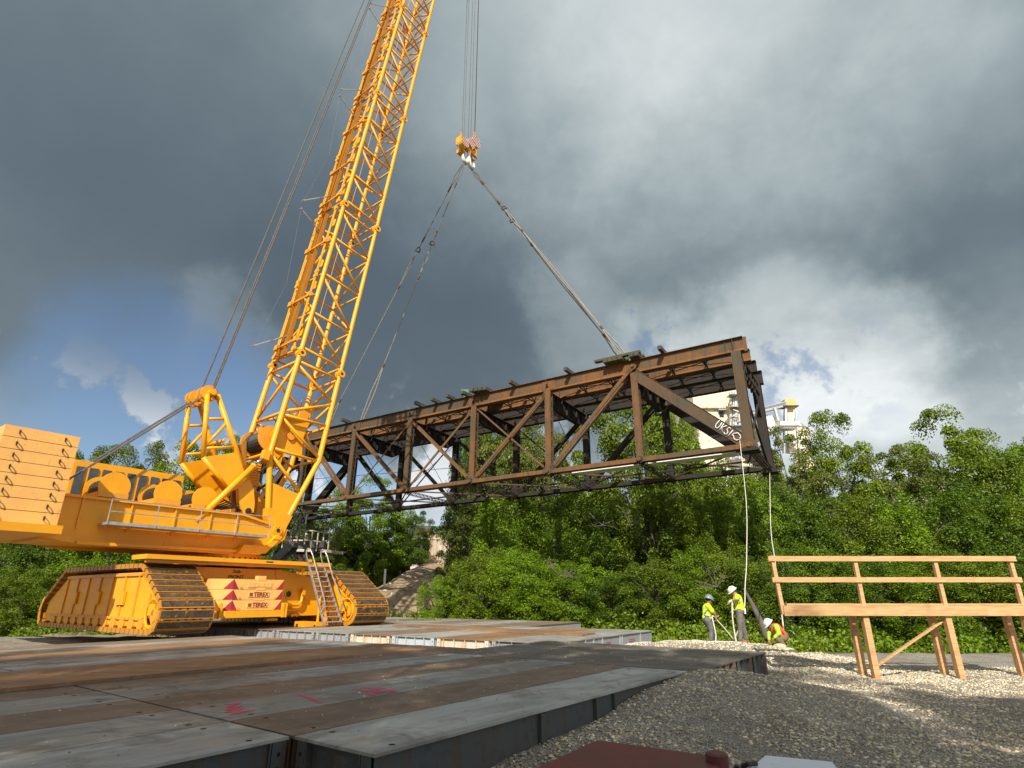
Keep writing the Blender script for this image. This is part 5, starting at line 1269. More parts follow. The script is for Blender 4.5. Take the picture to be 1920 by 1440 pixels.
TREES = [
 (1190, 62, 742, 100, 0, 0, "tall broad tree behind the right bays of the bridge, left of the pale building"),
 (1240, 64, 765, 60, 3, 0, "round topped tree touching the pale building's left edge"),
 (945, 66, 785, 82, 1, 2, "olive tree reaching up behind the middle bays of the bridge"),
 (1030, 63, 800, 50, 4, 2, "narrower olive tree right of the mid span posts"),
 (888, 68, 822, 42, 5, 2, "loose olive tree at the left end of the tall group behind mid span"),
 (1080, 60, 872, 46, 2, 0, "lower tree under the patch of sky between the tall crowns"),
 (985, 69, 792, 62, 3, 2, "dense olive crown filling the bay right of mid span"), (915, 70, 800, 56, 2, 0, "dense green crown just left of mid span's olive trees"), (1265, 66, 770, 44, 4, 0, "crown squeezed between the tall tree and the pale building"),
 (1335, 56, 880, 66, 2, 0, "tree in front of the pale building's base"),
 (1405, 58, 868, 50, 4, 0, "tree behind the hanging rope at the bridge's end"),
 (1470, 58, 806, 62, 0, 2, "tall tree right of the bridge end below the conveyor tower"),
 (1440, 64, 850, 36, 5, 2, "slim tree between the bridge end and the conveyor tower tree"),
 (885, 56, 925, 52, 1, 2, "grey green tree beside the old concrete pier"),
 (950, 51, 925, 66, 4, 1, "bright tree below the middle of the bridge"),
 (1045, 50, 928, 70, 0, 1, "bright green spreading tree below the fourth bridge bay"),
 (1135, 50, 945, 60, 2, 3, "dark green tree in the shaded hollow below the bridge"),
 (1215, 48, 905, 72, 3, 0, "tree with yellowish top below the second bridge bay"),
 (1300, 47, 930, 66, 1, 0, "mid green tree behind the two standing workers' heads"),
 (1385, 46, 915, 66, 4, 1, "bright tree right behind the hanging white rope"),
 (1470, 46, 925, 66, 0, 3, "deep green tree behind the timber guard rail"),
 (868, 46, 1060, 40, 5, 3, "shrubby tree in front of the dirt slope, left of the main wood"),
 (822, 43, 1086, 34, 3, 1, "bushy dark tree beside the grassy strip by the crawler"),
 (905, 44, 1040, 62, 0, 0, "low tree at the wood's edge left of centre"),
 (985, 43, 1035, 66, 2, 1, "low bright tree at the wood's edge below mid span"),
 (1065, 42, 1050, 66, 1, 1, "lightest low tree at the wood's edge, right of centre"),
 (1145, 41, 1070, 62, 4, 3, "low dark tree behind the far platform's right end"),
 (1225, 40, 1050, 62, 5, 0, "low tree behind the corner of the far platform"),
 (1300, 40, 1035, 58, 0, 1, "low tree behind the leaning worker"),
 (1372, 39, 1020, 60, 3, 0, "low tree whose branch hangs over the taller worker"),
 (1440, 38, 1045, 58, 1, 3, "low dark tree behind the crouching worker"),
 (1510, 38, 1030, 62, 2, 1, "low tree behind the timber platform's rail end"),
 (1560, 60, 800, 84, 3, 0, "tall tree in front of the silos"), (1660, 58, 838, 76, 0, 2, "olive tree right of the silos' tree"),
 (1755, 60, 790, 86, 1, 0, "tall tree above the timber platform"), (1870, 60, 812, 90, 4, 1, "bright tall tree near the right border"), (1975, 60, 780, 90, 2, 0, "tall tree cut by the right border"),
 (1560, 46, 925, 80, 4, 0, "mid height tree left over the timber platform"), (1665, 45, 945, 80, 2, 1, "bright mid height tree over the timber platform"),
 (1775, 45, 920, 84, 0, 3, "dark mid height tree over the platform's middle"), (1890, 45, 930, 84, 5, 0, "mid height tree over the platform's right end"),
 (1590, 37, 1045, 72, 1, 3, "low dark tree behind the timber platform's left posts"), (1690, 36, 1060, 72, 3, 1, "low bright tree behind the platform's middle posts"),
 (1790, 36, 1040, 78, 2, 0, "low tree behind the platform's right posts"), (1900, 36, 1050, 84, 4, 3, "low dark tree at the right border"),
 (1010, 67, 955, 70, 1, 0, "filler tree deep behind the bridge's fourth bay"), (1100, 67, 935, 64, 3, 0, "filler tree deep behind the bridge's third bay"), (1300, 67, 925, 76, 0, 3, "dark tree deep behind the standing workers"), (1400, 65, 915, 70, 2, 0, "tree deep behind the hanging white rope"),
 (690, 86, 1025, 46, 2, 3, "low dark tree above the crest of the dirt slope"), (742, 88, 1018, 50, 4, 3, "low tree left of the pink bundle"), (775, 90, 1022, 34, 0, 1, "small bright tree just left of the old pier"), (640, 84, 1030, 46, 5, 3, "low dark tree right of the work platform"),
 (700, 74, 908, 58, 1, 1, "tree with the highest crown left of the old pier"), (640, 76, 925, 48, 3, 1, "olive tree left of the highest crown by the pier"),
 (772, 76, 958, 36, 5, 3, "slender dark tree at the sky gap beside the pier"), (590, 66, 960, 48, 4, 2, "dusty tree behind the small work platform"),
 (735, 86, 990, 62, 0, 0, "tree above the top of the dirt slope"), (665, 80, 1000, 60, 2, 0, "mid green tree behind the crawler's right end"),
 (610, 56, 1050, 46, 1, 3, "low dark tree behind the ladder"), (655, 57, 1068, 30, 5, 3, "bush at the foot of the dirt slope"),
 (545, 68, 925, 50, 2, 0, "tree seen beside the boom foot"), (430, 76, 822, 54, 0, 0, "tall tree behind the crane's mast"), (495, 78, 870, 44, 3, 3, "dark tree between mast and boom"),
 (350, 76, 850, 66, 1, 0, "tall tree behind the engine deck"), (255, 78, 828, 72, 4, 2, "tall olive tree behind the counterweight"), (160, 76, 862, 68, 2, 0, "tall tree left of the counterweight"),
 (60, 78, 838, 76, 0, 1, "bright tall tree near the left border"), (-30, 76, 850, 70, 3, 0, "tall tree cut by the left border"),
 (450, 62, 965, 56, 5, 3, "dark lower tree seen under the crane deck"), (340, 60, 965, 66, 1, 0, "lower tree behind the near crawler"), (225, 60, 955, 70, 2, 1, "bright lower tree left of the near crawler"),
 (110, 60, 965, 70, 0, 3, "dark lower tree left of the counterweight"), (0, 60, 955, 70, 4, 0, "lower tree at the left border"),
 (530, 58, 1040, 46, 0, 3, "shaded low tree under the grey stair"), (60, 48, 1060, 60, 1, 0, "low tree at the lower left border"), (170, 50, 1050, 60, 3, 1, "low bright tree left of the crawlers"), (420, 54, 1050, 50, 3, 3, "shaded low tree behind the ballast"),
]
for (px, fw, top, hw, v, mi, lb) in TREES:
    if fw < 52: v = {0: 2, 1: 4, 3: 5}.get(v, v)
    tree_px(px, fw, top, hw * 1.24, v, mi, lb, base=(-1.5 if not (560 < px < 850 and fw > 55) else emb_h(at(px, top, fw).x, fw) - .3))
# unseen trees added behind the camera to throw shade over the near platform
for i, (x, y, h, hw) in enumerate([(-33, -8, 21, 5.5), (-26, -10, 23, 5), (-20, -8, 21.5, 5), (-15, -9, 20, 4.2), (-9.5, -8, 22, 4.6), (-5, -9.5, 23, 4.4), (-.5, -8, 20.5, 4.2), (3.4, -9, 19.0, 3.8), (6.4, -7.5, 16, 3.0), (-12, -14, 24, 5), (-2, -15, 22, 5.5), (-24, -15, 25, 6)]):
    tree_at(x, y, -.2, h, hw, i % 6, (0, 3, 1)[i % 3], "tree of the wood standing behind the photographer", group="wood behind the photographer", cfrac=.42)
# undergrowth: low leafy mass along the foot of the wood
def undergrowth():
    rng = np.random.RandomState(77); cos, tints = [], []
    spots = [(x, y) for x, y in zip(rng.uniform(-9, 40, 150), rng.uniform(31, 37, 150))] + [(x, y) for x, y in zip(rng.uniform(-8, -1, 26), rng.uniform(34, 42, 26))] + [(x, y) for x, y in zip(rng.uniform(-60, -18, 60), rng.uniform(44, 50, 60))] + [(x, y) for x, y in zip(rng.uniform(-18, -6, 22), rng.uniform(42, 45, 22))]
    spots = [s_ for s_ in spots if not (s_[0] < 4 and s_[1] < 36 and s_[0] > -60 and s_[1] < 33)]
    for (x, y) in spots:
        nb = 420; R_ = rng.uniform(.8, 1.7); d = rng.randn(nb, 3); d /= np.linalg.norm(d, axis=1)[:, None]; d[:, 2] = abs(d[:, 2])
        zb = emb_h(x, y) - .2 if (-20 < x < -5 and y > 43) else -1.4
        pos = np.array([x, y, zb]) + d * R_ * rng.rand(nb, 1) ** .35 * np.array([1, 1, rng.uniform(.9, 1.6)])
        n_ = rng.randn(nb, 3) + np.array([0, -.3, .8]); n_ /= np.linalg.norm(n_, axis=1)[:, None]; a = np.cross(n_, rng.randn(nb, 3)); a /= np.linalg.norm(a, axis=1)[:, None]; b = np.cross(n_, a)
        s = rng.uniform(.06, .13, nb)[:, None]
        cos.append(np.stack([pos - a * s, pos + b * s * .55, pos + a * s, pos - b * s * .55], 1).reshape(-1, 3)); tints.append(np.tile([rng.rand(), rng.rand() * .6, 0], (nb, 1)))
    me = quads_mesh("undergrowth", np.concatenate(cos), np.concatenate(tints), LEAFM[1]); tag(link("undergrowth", me), kind="stuff")
undergrowth()
def grass(name, fn, n, h0, h1, mat, seed):
    rng = np.random.RandomState(seed); pos = np.array([p for p in (fn(rng) for _ in range(n)) if p is not None])
    k = len(pos); a = rng.randn(k, 3) * np.array([1, 1, 0]); a /= np.linalg.norm(a, axis=1)[:, None]; h = rng.uniform(h0, h1, k)[:, None]; w = .018 * (h / .25)
    lean = rng.randn(k, 3) * .3 * h * np.array([1, 1, 0]); up = np.array([0, 0, 1.]) * h
    co = np.stack([pos - a * w, pos + a * w, pos + lean * .5 + up * .6 + a * w * .6, pos + lean + up], 1).reshape(-1, 3)
    tag(link(name, quads_mesh(name, co, rng.rand(k, 3) * np.array([1, .5, 0]), mat)), kind="stuff")
def gfn(rng):
    x = rng.uniform(-16, 2); y = rng.uniform(38, 52); z = max(emb_h(x, y) if y > 44 else -9, far_h(x, y)); return (x, y, z)
grass("tall_grass", gfn, 26000, .15, .55, LEAFM[1], 9)
# dead branches in the wood's face
for i, (x, y, fw, lb) in enumerate([(1185, 985, 44, "bare grey branches in the dark hollow of the wood"), (1130, 985, 46, "bare pale twigs below the bridge's third bay"), (1050, 1080, 39, "forked dead branch low in the wood"), (1345, 1100, 36, "tangle of bare twigs left of the taller worker"), (1430, 790, 56, "bare twigs in the tree at the bridge's right end")]):
    rg = random.Random(i); mb = MB(); b0 = at(x, y, fw)
    for k in range(6):
        a = Vector((rg.uniform(-1, 1), rg.uniform(-.4, .4), rg.uniform(-.3, 1))).normalized() * rg.uniform(.8, 2.0)
        mid = b0 + a * .5 + Vector((rg.uniform(-.2, .2), 0, rg.uniform(-.1, .2))); mb.path([b0, mid, b0 + a], [.028, .018, .005], 5)
        for q in range(3): mb.path([mid, mid + Vector((rg.uniform(-.5, .5), rg.uniform(-.3, .3), rg.uniform(.0, .6)))], [.015, .004], 4)
    tag(mb.build("dead_branch", M_BARKL), lb, "branch")
mb = MB(); mb.path([at(1395, 1105, 33), at(1410, 1132, 32), at(1428, 1168, 31), at(1440, 1200, 30.5)], [.08, .11, .15, .18], 8)
tag(mb.build("leaning_trunk", M_BARK, smooth=True), "dark leaning tree trunk between the taller and the crouching worker", "tree trunk")

# ------------------------------------------------------------------ far bank: old pier, green piling rig, site things
def concrete():
    m, t = new_mat("stained_concrete"); v = wpos(t)
    mp = t.node('ShaderNodeMapping'); t.l.new(v, mp.inputs[0]); mp.inputs['Scale'].default_value = (2.2, 2.2, .16)
    n = t.noise(mp.outputs[0], 1.1, 7, .65); n2 = t.noise(v, 1.4, 7, .65)
    c = t.mix(t.mapr(n, .38, .62), (.60, .53, .43), (.36, .25, .16)); c = t.mix(t.math('MULTIPLY', t.mapr(n2, .5, .7), .5), c, (.24, .21, .18))
    t.l.new(c, t.bsdf.inputs['Base Color']); t.bsdf.inputs['Roughness'].default_value = .9; bump(t, n2, .5, .05); return m
M_CONC = concrete(); M_GREEN = plain("rig_green", (0.012, 0.13, 0.05), (0.01, 0.09, 0.04), 2, .5); M_ORANGE = plain("safety_orange", (.85, .16, .03), None, 4, .7)
pier = empty("bridge_pier", at(824, 1060, 84), "old stained concrete bridge pier standing on the dirt slope", "bridge pier")
a, b = at(804, 1057, 84), at(838, 1057, 84); top = at(806, 998, 84).z; zb = a.z
mb = MB(); mb.prism([(a.x, 84, zb), (b.x + 1.2, 84, zb), (b.x + 1.2, 88, zb), (a.x, 88, zb)], (0, 0, top - zb)); mb.build("shaft", M_CONC, pier)
mb = MB(); mb.box(((a.x + b.x) / 2 + .5, 85.4, zb - .9), (b.x - a.x + 3.2, 6, 1.7)); mb.build("footing", M_CONC, pier)
mb = MB(); mb.box(((a.x + b.x) / 2 + .6, 86, top + .1), (b.x - a.x + 1.5, 4.4, .35)); mb.build("cap", M_CONC, pier)
rig = empty("piling_rig", at(862, 998, 92), "tall green piling rig on the far abutment, its mast rising behind the bridge", "piling rig")
def rp(mb, n, m=M_GREEN): return mb.build(n, m, rig)
mb = MB(); mb.tube(at(861, 1000, 92), at(873, 733, 92), .62, 12); rp(mb, "mast")
mb = MB(); mb.tube(at(851, 972, 91), at(851, 935, 91), .3, 8); mb.bar(at(847, 970, 91), at(847, 938, 91), .15, .15); rp(mb, "hammer_guide")
mb = MB(); mb.box(at(872, 737, 92), (1.3, 1.3, .9)); mb.tube(at(866, 742, 92), at(880, 736, 92), .16, 6); rp(mb, "mast_head")
mb = MB(); mb.tube(at(870, 1000, 92.5), at(871, 940, 92.5), .16, 6); rp(mb, "pile_lead", M_CONC)
mb = MB(); mb.box(at(843, 1000, 93), (5.5, 3, 1.9)); rp(mb, "body"); mb = MB(); mb.box(at(843, 1010, 93), (6, 3.4, .8)); rp(mb, "tracks", M_BLACK)
mb = MB(); mb.tube(at(846, 992, 92), at(864, 880, 92), .14, 6); rp(mb, "stay")
truck = empty("flatbed_machine", at(795, 1004, 95), "low green and orange machine parked at the top of the far bank", "machine")
mb = MB(); mb.box(at(800, 1003, 95), (5.6, 3, .9)); mb.build("chassis", M_GREEN, truck)
mb = MB(); mb.box(at(807, 998, 94.6), (4, 2.6, .9)); mb.build("load", M_RUST, truck)
mb = MB(); mb.box(at(799, 1008, 93.4), (.4, .4, .5)); mb.build("lamp_box", M_ORANGE, truck)
for k in range(4): MB().disc(at(790 + 7 * k, 1010, 93.4), (0, 1, 0), .5, .4, 14).build("wheel", M_BLACK, truck)
mb = MB(); mb.box(at(786, 1004, 97), (4.6, 1, 3.0)); tag(mb.build("dark_container", M_DGREY), "dark grey container between the trees and the far machine", "container")
mb = MB(); mb.bar(at(776, 1013, 90), at(803, 1011, 88), 5, .35, ZV); tag(mb.build("road_edge_beam", M_CONC), "pale concrete road edge running to the old pier", "kerb beam")
p0 = at(778, 1050, 74); p0.z = emb_h(p0.x, p0.y) + .1
mb = MB(); mb.prism([(p0.x - .5, 74, p0.z - .4), (p0.x + .5, 74, p0.z - .4), (p0.x + .52, 74, p0.z + .05), (p0.x + .3, 74, p0.z + .32), (p0.x - .25, 74, p0.z + .36), (p0.x - .52, 74, p0.z + .05)], (0, 1.0, 0))
vb = tag(mb.build("wrapped_bale", plain("pink_white_wrap", (.62, .30, .42), (.75, .72, .76), 1.6, .6)), "pink and white wrapped bundle on top of the dirt slope", "bundle")
mb = MB(); q = at(722, 1078, 62); q.z = emb_h(q.x, 62); mb.tube(q - Vector((0, 0, .5)), q + Vector((0, 0, 1.75)), .11, 8); tag(mb.build("marker_post", M_WHITE), "short white marker post on the dirt slope", "post")
rr = random.Random(5)
bm_ = MB()
for k in range(60):
    x = rr.uniform(-19, -9); y = rr.uniform(50, 78); bm_.ball((x, y, emb_h(x, y) + .02), (rr.uniform(.06, .26), rr.uniform(.06, .2), rr.uniform(.05, .16)), 7, 5)
tag(bm_.build("slope_rubble", plain("pale_rubble", (.50, .46, .40), (.36, .31, .25), 3, .9)), kind="stuff")
# small timber and steel work platform with a crew, beyond the crane
wp = empty("work_platform", at(566, 1032, 62), "small pale railed work platform on a concrete column, beyond the crane's boom foot", "work platform")
M_PALE = plain("pale_weathered_steel", (.52, .48, .38), (.38, .33, .25), 4, .7)
A, Bq, Cq = at(528, 1031, 62), at(582, 1032, 62), at(614, 1036, 64)
for p, q in ((A, Bq), (Bq, Cq)): MB().bar(p + Vector((0, 1.6, 0)), q + Vector((0, 1.6, 0)), 3.4, .28, ZV).build("deck", M_PALE, wp)
for p, q, n in ((A, Bq, 4), (Bq, Cq, 3)):
    for i in range(n + 1): r_ = p.lerp(q, i / n); MB().tube(r_, r_ + Vector((0, 0, 2.0)), .07, 6).build("rail_post", M_PALE, wp)
    for h_ in (1.0, 2.0): MB().bar(p + Vector((0, 0, h_)), q + Vector((0, 0, h_)), .07, .13, ZV).build("rail", M_PALE, wp)
for i in range(9): r_ = A.lerp(Cq, i / 8); MB().bar(r_ - Vector((0, 0, .2)), r_ + Vector((.9, 1.5, -1.7)), .07, .07).build("brace", M_DGREY, wp)
for i in range(5): r_ = A.lerp(Cq, i / 4); MB().bar(r_ + Vector((0, 2.2, -.2)), r_ + Vector((-.5, 2.2, -6.5)), .12, .12).build("support_leg", M_BLACK, wp)
MB().bar(at(514, 1044, 63.5), at(604, 1044, 65.5), .8, 1.3, ZV).build("support_beam", M_RUSTD, wp)
c0 = at(568, 1040, 64); MB().tube((c0.x, 64.2, -1.5), (c0.x, 64.2, c0.z), 1.05, 18).build("concrete_column", M_CONC, wp)
mb = MB(); mb.box(at(596, 1024, 63.5) , (1.6, 1, 1.0)); tag(mb.build("generator_box", M_BLACK), "black box on the right of the small work platform", "box")
# industrial plant on the right
def corrugated(name, a, b, sc=2.2):
    m, t = new_mat(name); v = wpos(t); s_ = t.node('ShaderNodeSeparateXYZ'); t.l.new(v, s_.inputs[0])
    w = t.math('SINE', t.math('MULTIPLY', s_.outputs[0], sc * 6.283)); n = t.noise(v, .25, 5, .6)
    t.l.new(t.mix(t.mapr(n, .35, .65), a, b), t.bsdf.inputs['Base Color']); t.bsdf.inputs['Roughness'].default_value = .6
    bump(t, w, .5, .05); return m
M_CREAM = corrugated("cream_sheet_cladding", (.80, .68, .46), (.72, .60, .40)); M_CREAM2 = plain("plain_cream_wall", (.80, .70, .50), (.70, .60, .42), .4, .7)
FWB = 120.0
def BP(x, y, d=0.0): return at(x, y, FWB + d)
bld = empty("process_building", (46, 120, -1.5), "tall windowless cream factory block seen through the bridge's right end", "building")
x0, x1 = BP(1307, 800).x, BP(1398, 800).x; zt1 = BP(1330, 716).z; zs = BP(1330, 766).z
def bx(n, m, lo, hi, par=bld): return MB().b2(lo, hi).build(n, m, par)
bx("wall", M_CREAM2, (x0, 120, -1.5), (x1, 150, zs)); bx("upper_wall", M_CREAM, (x0 - .4, 119.4, zs + .1), (x1 + .3, 151, zt1)); bx("ledge", M_CONC, (x0 - .6, 119.2, zs - .15), (x1 + .5, 119.9, zs + .09)); bx("roof", M_GALV, (x0 - .7, 119, zt1 + .01), (x1 + .7, 151.3, zt1 + .4))
for k in range(1, 5): bx("panel_joint", M_PALE, (x0 + (x1 - x0) * k / 5 - .06, 119.93, -1.5), (x0 + (x1 - x0) * k / 5 + .06, 119.98, zs - .2))
w0 = BP(1349, 782); bx("window", M_GLASS, (w0.x, 119.85, w0.z), (w0.x + .95, 119.97, BP(1349, 772).z)); bx("window_hood", M_GALV, (BP(1345, 772).x, 119.0, BP(1345, 771).z), (BP(1366, 770).x, 119.8, BP(1345, 769).z))
pp = empty("pipe_tower", BP(1382, 840, -2), "tangle of silver pipes and yellow stairs on the cream block's right side", "pipe tower")
for (xx, r_) in ((1371, .35), (1376, .25), (1381, .55), (1387, .4), (1392, .3)): MB().tube(BP(xx, 862, -3), BP(xx - 1, 735, -3), r_, 10).build("vertical_pipe", M_GALV, pp)
rr = random.Random(8)
for k in range(34):
    y_ = rr.uniform(738, 850); xx = rr.uniform(1362, 1392); MB().bar(BP(xx, y_, -4 + rr.uniform(-1, 1)), BP(xx + rr.uniform(3, 12), y_ + rr.uniform(-5, 5), -4 + rr.uniform(-1, 1)), .16, .16).build("gantry_bar", (M_GALV, M_OCH, M_DGREY, M_CREAM2)[k % 4], pp)
for y_ in (742, 765, 800, 830): MB().box(BP(1379, y_, -3.6), (3.2, 2.4, .12)).build("landing", M_GALV, pp)
cv = empty("conveyor_bridge", BP(1420, 770, 8), "sloping enclosed conveyor between the factory block and the head tower", "conveyor")
MB().bar(BP(1398, 777, 8), BP(1474, 758, 8), 1.4, 1.15, ZV).build("gallery", M_GALV, cv)
MB().bar(BP(1398, 773, 7), BP(1474, 754.5, 7), .12, .12, ZV).build("handrail", M_DGREY, cv)
for (xx, y0, y1) in ((1455, 763, 800), (1473, 760, 800)): MB().tube(BP(xx, y0, 8), BP(xx + 2, y1 + 30, 8), .4, 8).build("support_leg", M_GALV, cv)
tw = empty("head_tower", BP(1480, 800, 9), "lattice head tower with a yellow elevator casing above the trees", "tower")
for (xx, xb) in ((1471, 1468), (1476, 1474), (1487, 1494), (1490, 1502)): MB().tube(BP(xx, 756, 9 + (xx % 3)), BP(xb, 850, 9 + (xx % 3)), .16, 6).build("tower_leg", M_GALV, tw)
for k in range(9): y_ = 762 + 8 * k; MB().bar(BP(1471 - k * .3, y_, 9), BP(1488 + k, y_ + 6, 9), .12, .12).build("tower_brace", M_GALV, tw)
MB().bar(BP(1479, 754, 9), BP(1484, 850, 9), 1.5, 1.1, Vector((0, 1, 0))).build("elevator_casing", M_OCH if False else M_CREAM2, tw)
MB().box(BP(1479, 758, 8.5), (2.6, 2, 1.9)).build("head_house", yellow("faded_yellow", (.66, .46, .14), .5), tw); MB().box(BP(1479, 763.5, 8.3), (3.6, 2.6, .2)).build("tower_platform", M_DGREY, tw)
wh = empty("white_hopper_house", BP(1440, 800, 6), "white angular hopper house under the conveyor", "hopper house")
MB().prism([BP(1424, 781, 6), BP(1451, 779, 6), BP(1461, 795, 6), BP(1449, 812, 6), BP(1427, 800, 6)], (0, 9, 0)).build("casing", M_WHITE, wh)
for k in range(6): MB().tube(BP(1424 + 5 * k, 781, 5.8), BP(1424 + 5 * k, 776, 5.8), .05, 5).build("rail_post", M_GALV, wh)
MB().tube(BP(1424, 776.5, 5.8), BP(1450, 775, 5.8), .05, 5).build("rail", M_GALV, wh); MB().tube(BP(1453, 765, 5), BP(1460, 790, 5), .5, 8).build("duct", M_GALV, wh); MB().tube(BP(1440, 800, 4), BP(1470, 830, 4), .3, 6).build("brace_pipe", M_GALV, wh)
for k, (xa, xb, y0, lb) in enumerate([(1482, 1512, 797, "cream storage silo right of the head tower")]):
    s_ = empty("storage_silo", (BP((xa + xb) / 2, 800, 14).x, 134, -1.5), lb, "silo", "cream storage silos")
    R_ = (BP(xb, 800, 14).x - BP(xa, 800, 14).x) / 2; zt = BP(xa, y0 + 8, 14).z; c = s_.location
    MB().tube((c.x, c.y, -1.5), (c.x, c.y, zt), R_, 28).build("shell", M_CREAM2, s_, True); MB().tube((c.x, c.y, zt), (c.x, c.y, zt + 1.6), R_ + .1, 28, .6).build("cone_roof", M_GALV, s_, True)
    for q in range(6): MB().torus((c.x, c.y, zt - 1 - q * 2.4), (0, 0, 1), R_ + .05, .08, 28, 5).build("hoop", M_PALE, s_)
MB().box(BP(1477, 805, 3), (3.2, 2.4, .15)).build("landing", M_GALV, tw); MB().box(BP(1476, 797, 4), (4.4, 3, .9)).build("transfer_box", M_WHITE, tw)
lw = empty("white_roofed_shed", BP(1360, 880, -20), "long low white roofed shed behind the trees under the bridge's end", "shed")
MB().b2((BP(1300, 900, -25).x, 95, -1.5), (BP(1430, 900, -25).x, 110, BP(1300, 884, -25).z)).build("shed_wall", M_WHITE, lw); MB().b2((BP(1297, 900, -25).x, 94.5, BP(1300, 883.6, -25).z), (BP(1433, 900, -25).x, 110.5, BP(1300, 880, -25).z)).build("shed_roof", M_WHITE, lw)
# thin wires far behind
for (a, b, lb) in ((at(500, 905, 75), at(905, 873, 75), "thin overhead wire crossing behind the left half of the bridge"), (at(1285, 842, 118), at(1400, 800, 110), "thin overhead wire in front of the cream block")):
    tag(MB().tube(a, b, .04, 5).build("overhead_wire", M_BLACK), lb, "wire")
# ------------------------------------------------------------------ timber guard rail and platform on the right
gp = empty("timber_platform", at(1480, 1150, 15), "raised platform of new lumber with guard rails at the right of the gravel heap", "timber platform")
XE = 12.6
def TPt(x, y, z): return Vector((x, y, z))
zr, z2, zf = at(1440, 1047.5, 15).z, at(1448, 1087, 15).z, at(1470, 1145, 15).z
x_r, x_2, x_f = at(1440, 1047, 15).x, at(1448, 1087, 15).x, at(1469.5, 1145, 15).x
def lum(n, p, q, w, h, up=ZV): return MB().bar(p, q, w, h, up).build(n, M_LUM, gp, origin=tuple((Vector(p) + Vector(q)) / 2))
lum("top_rail", (x_r, 15, zr), (XE, 15.0, zr), .04, .125); lum("mid_rail", (x_2, 15.0, z2), (XE, 15.0, z2), .04, .12)
lum("rim_joist", (x_f, 15, zf), (XE, 15, zf), .045, .235)
P0, P1 = at(1471, 1152, 15), at(1447, 1044, 15)
lum("rail_post", P0 + Vector((.00, .06, 0)), P1 + Vector((.02, .06, .03)), .09, .09, Vector((0, 1, 0)))
for x in (8.6, 10.6, 12.5):
    lum("rail_post", (x, 15.07, zf - .1), (x, 15.07, zr + .06), .09, .09, Vector((0, 1, 0))); lum("support_post", (x, 15.12, -.1), (x, 15.12, zf - .13), .14, .14, Vector((0, 1, 0))); lum("support_post", (x, 15.66, -.1), (x, 15.66, zf - .13), .14, .14, Vector((0, 1, 0)))
for k in range(3): lum("deck_board", (x_f * (15.13 + k * .2) / 15 + .06, 15.13 + k * .2, zf + .14), (XE, 15.13 + k * .2, zf + .14), .185, .038)
for x in (7.7, 8.6, 10.6, 12.5): lum("joist", (x, 15.03, zf - .01), (x, 15.75, zf - .01), .045, .22)
lum("diagonal_brace", (8.6, 15.2, .2), (10.6, 15.2, zf - .2), .09, .04)

# ------------------------------------------------------------------ maroon steel box and paper at the lower right
def maroon():
    m, t = new_mat("scratched_maroon_paint"); v = wpos(t)
    mp = t.node('ShaderNodeMapping'); t.l.new(v, mp.inputs[0]); mp.inputs['Rotation'].default_value = (0, 0, .6); mp.inputs['Scale'].default_value = (16, 90, 16)
    n = t.noise(mp.outputs[0], 1.0, 5, .7, .6); n2 = t.noise(v, 60, 4, .7); n3 = t.noise(v, 2.2, 5)
    c = t.mix(t.mapr(n3, .3, .7), (.21, .034, .030), (.14, .034, .030)); c = t.mix(t.math('MULTIPLY', t.mapr(n, .62, .72), .6), c, (.36, .27, .25)); c = t.mix(t.math('MULTIPLY', t.mapr(n2, .66, .72), .6), c, (.38, .30, .28))
    t.l.new(c, t.bsdf.inputs['Base Color']); t.bsdf.inputs['Roughness'].default_value = .42; bump(t, n2, .1, .002); return m
M_MAR = maroon()
zl = CAMZ - .86
qa, qb, qc = at_z(1117, 1386, zl), at_z(1366, 1420, zl), at_z(1008, 1441, zl)
ux = (qb - qa).normalized(); uy = (qc - qa); uy = (uy - ux * uy.dot(ux)).normalized(); Lx = (qb - qa).length; Ly = 1.15
gb = empty("gang_box", (qa.x + .3, qa.y - .6, 0), "scratched maroon steel gang box at the bottom edge of the view", "tool box")
def rect(o, a0, a1, b0, b1, z, rad=.05, seg=4):
    pts = []
    for (cx_, cy_, s_) in ((a1 - rad, b0 + rad, -90), (a1 - rad, b1 - rad, 0), (a0 + rad, b1 - rad, 90), (a0 + rad, b0 + rad, 180)):
        for i in range(seg + 1):
            an = math.radians(s_ + 90 * i / seg); pts.append(o + ux * (cx_ + rad * math.cos(an)) + uy * (cy_ + rad * math.sin(an)) + ZV * z)
    return pts
O_ = Vector((qa.x, qa.y, 0))
r0 = rect(O_, 0, Lx, 0, Ly, zl - .02, .07, 6); r1 = rect(O_, .015, Lx - .015, .015, Ly - .015, zl, .06, 6); r2 = rect(O_, 0, Lx, 0, Ly, zl - .09, .07, 6)
mb = MB(); n = len(r0); vs = r2 + r0 + r1
mb.add(vs, [(i, (i + 1) % n, n + (i + 1) % n, n + i) for i in range(n)] + [(n + i, n + (i + 1) % n, 2 * n + (i + 1) % n, 2 * n + i) for i in range(n)] + [tuple(range(2 * n, 3 * n)), tuple(range(n - 1, -1, -1))])
mb.build("lid", M_MAR, gb)
mb = MB(); mb.prism(rect(O_, .02, Lx - .02, .02, Ly - .02, .0, .05, 4), (0, 0, zl - .10)); mb.build("body", M_MAR, gb)
kp = at_z(1345, 1428, zl); mb = MB(); mb.tube(kp + ZV * -.1, kp + ZV * .035, .062, 20); mb.tube(kp + ZV * .035, kp + ZV * .045, .062, 20, .05); mb.build("latch_knob", M_MAR, gb)
zp = CAMZ - 1.0
pc = [at_z(1436, 1417, zp), at_z(1560, 1429, zp), at_z(1600, 1480, zp), at_z(1406, 1442, zp)]
cs = empty("black_case", (pc[0].x + .3, pc[0].y - .3, 0), "black case under the white paper at the bottom right", "case")
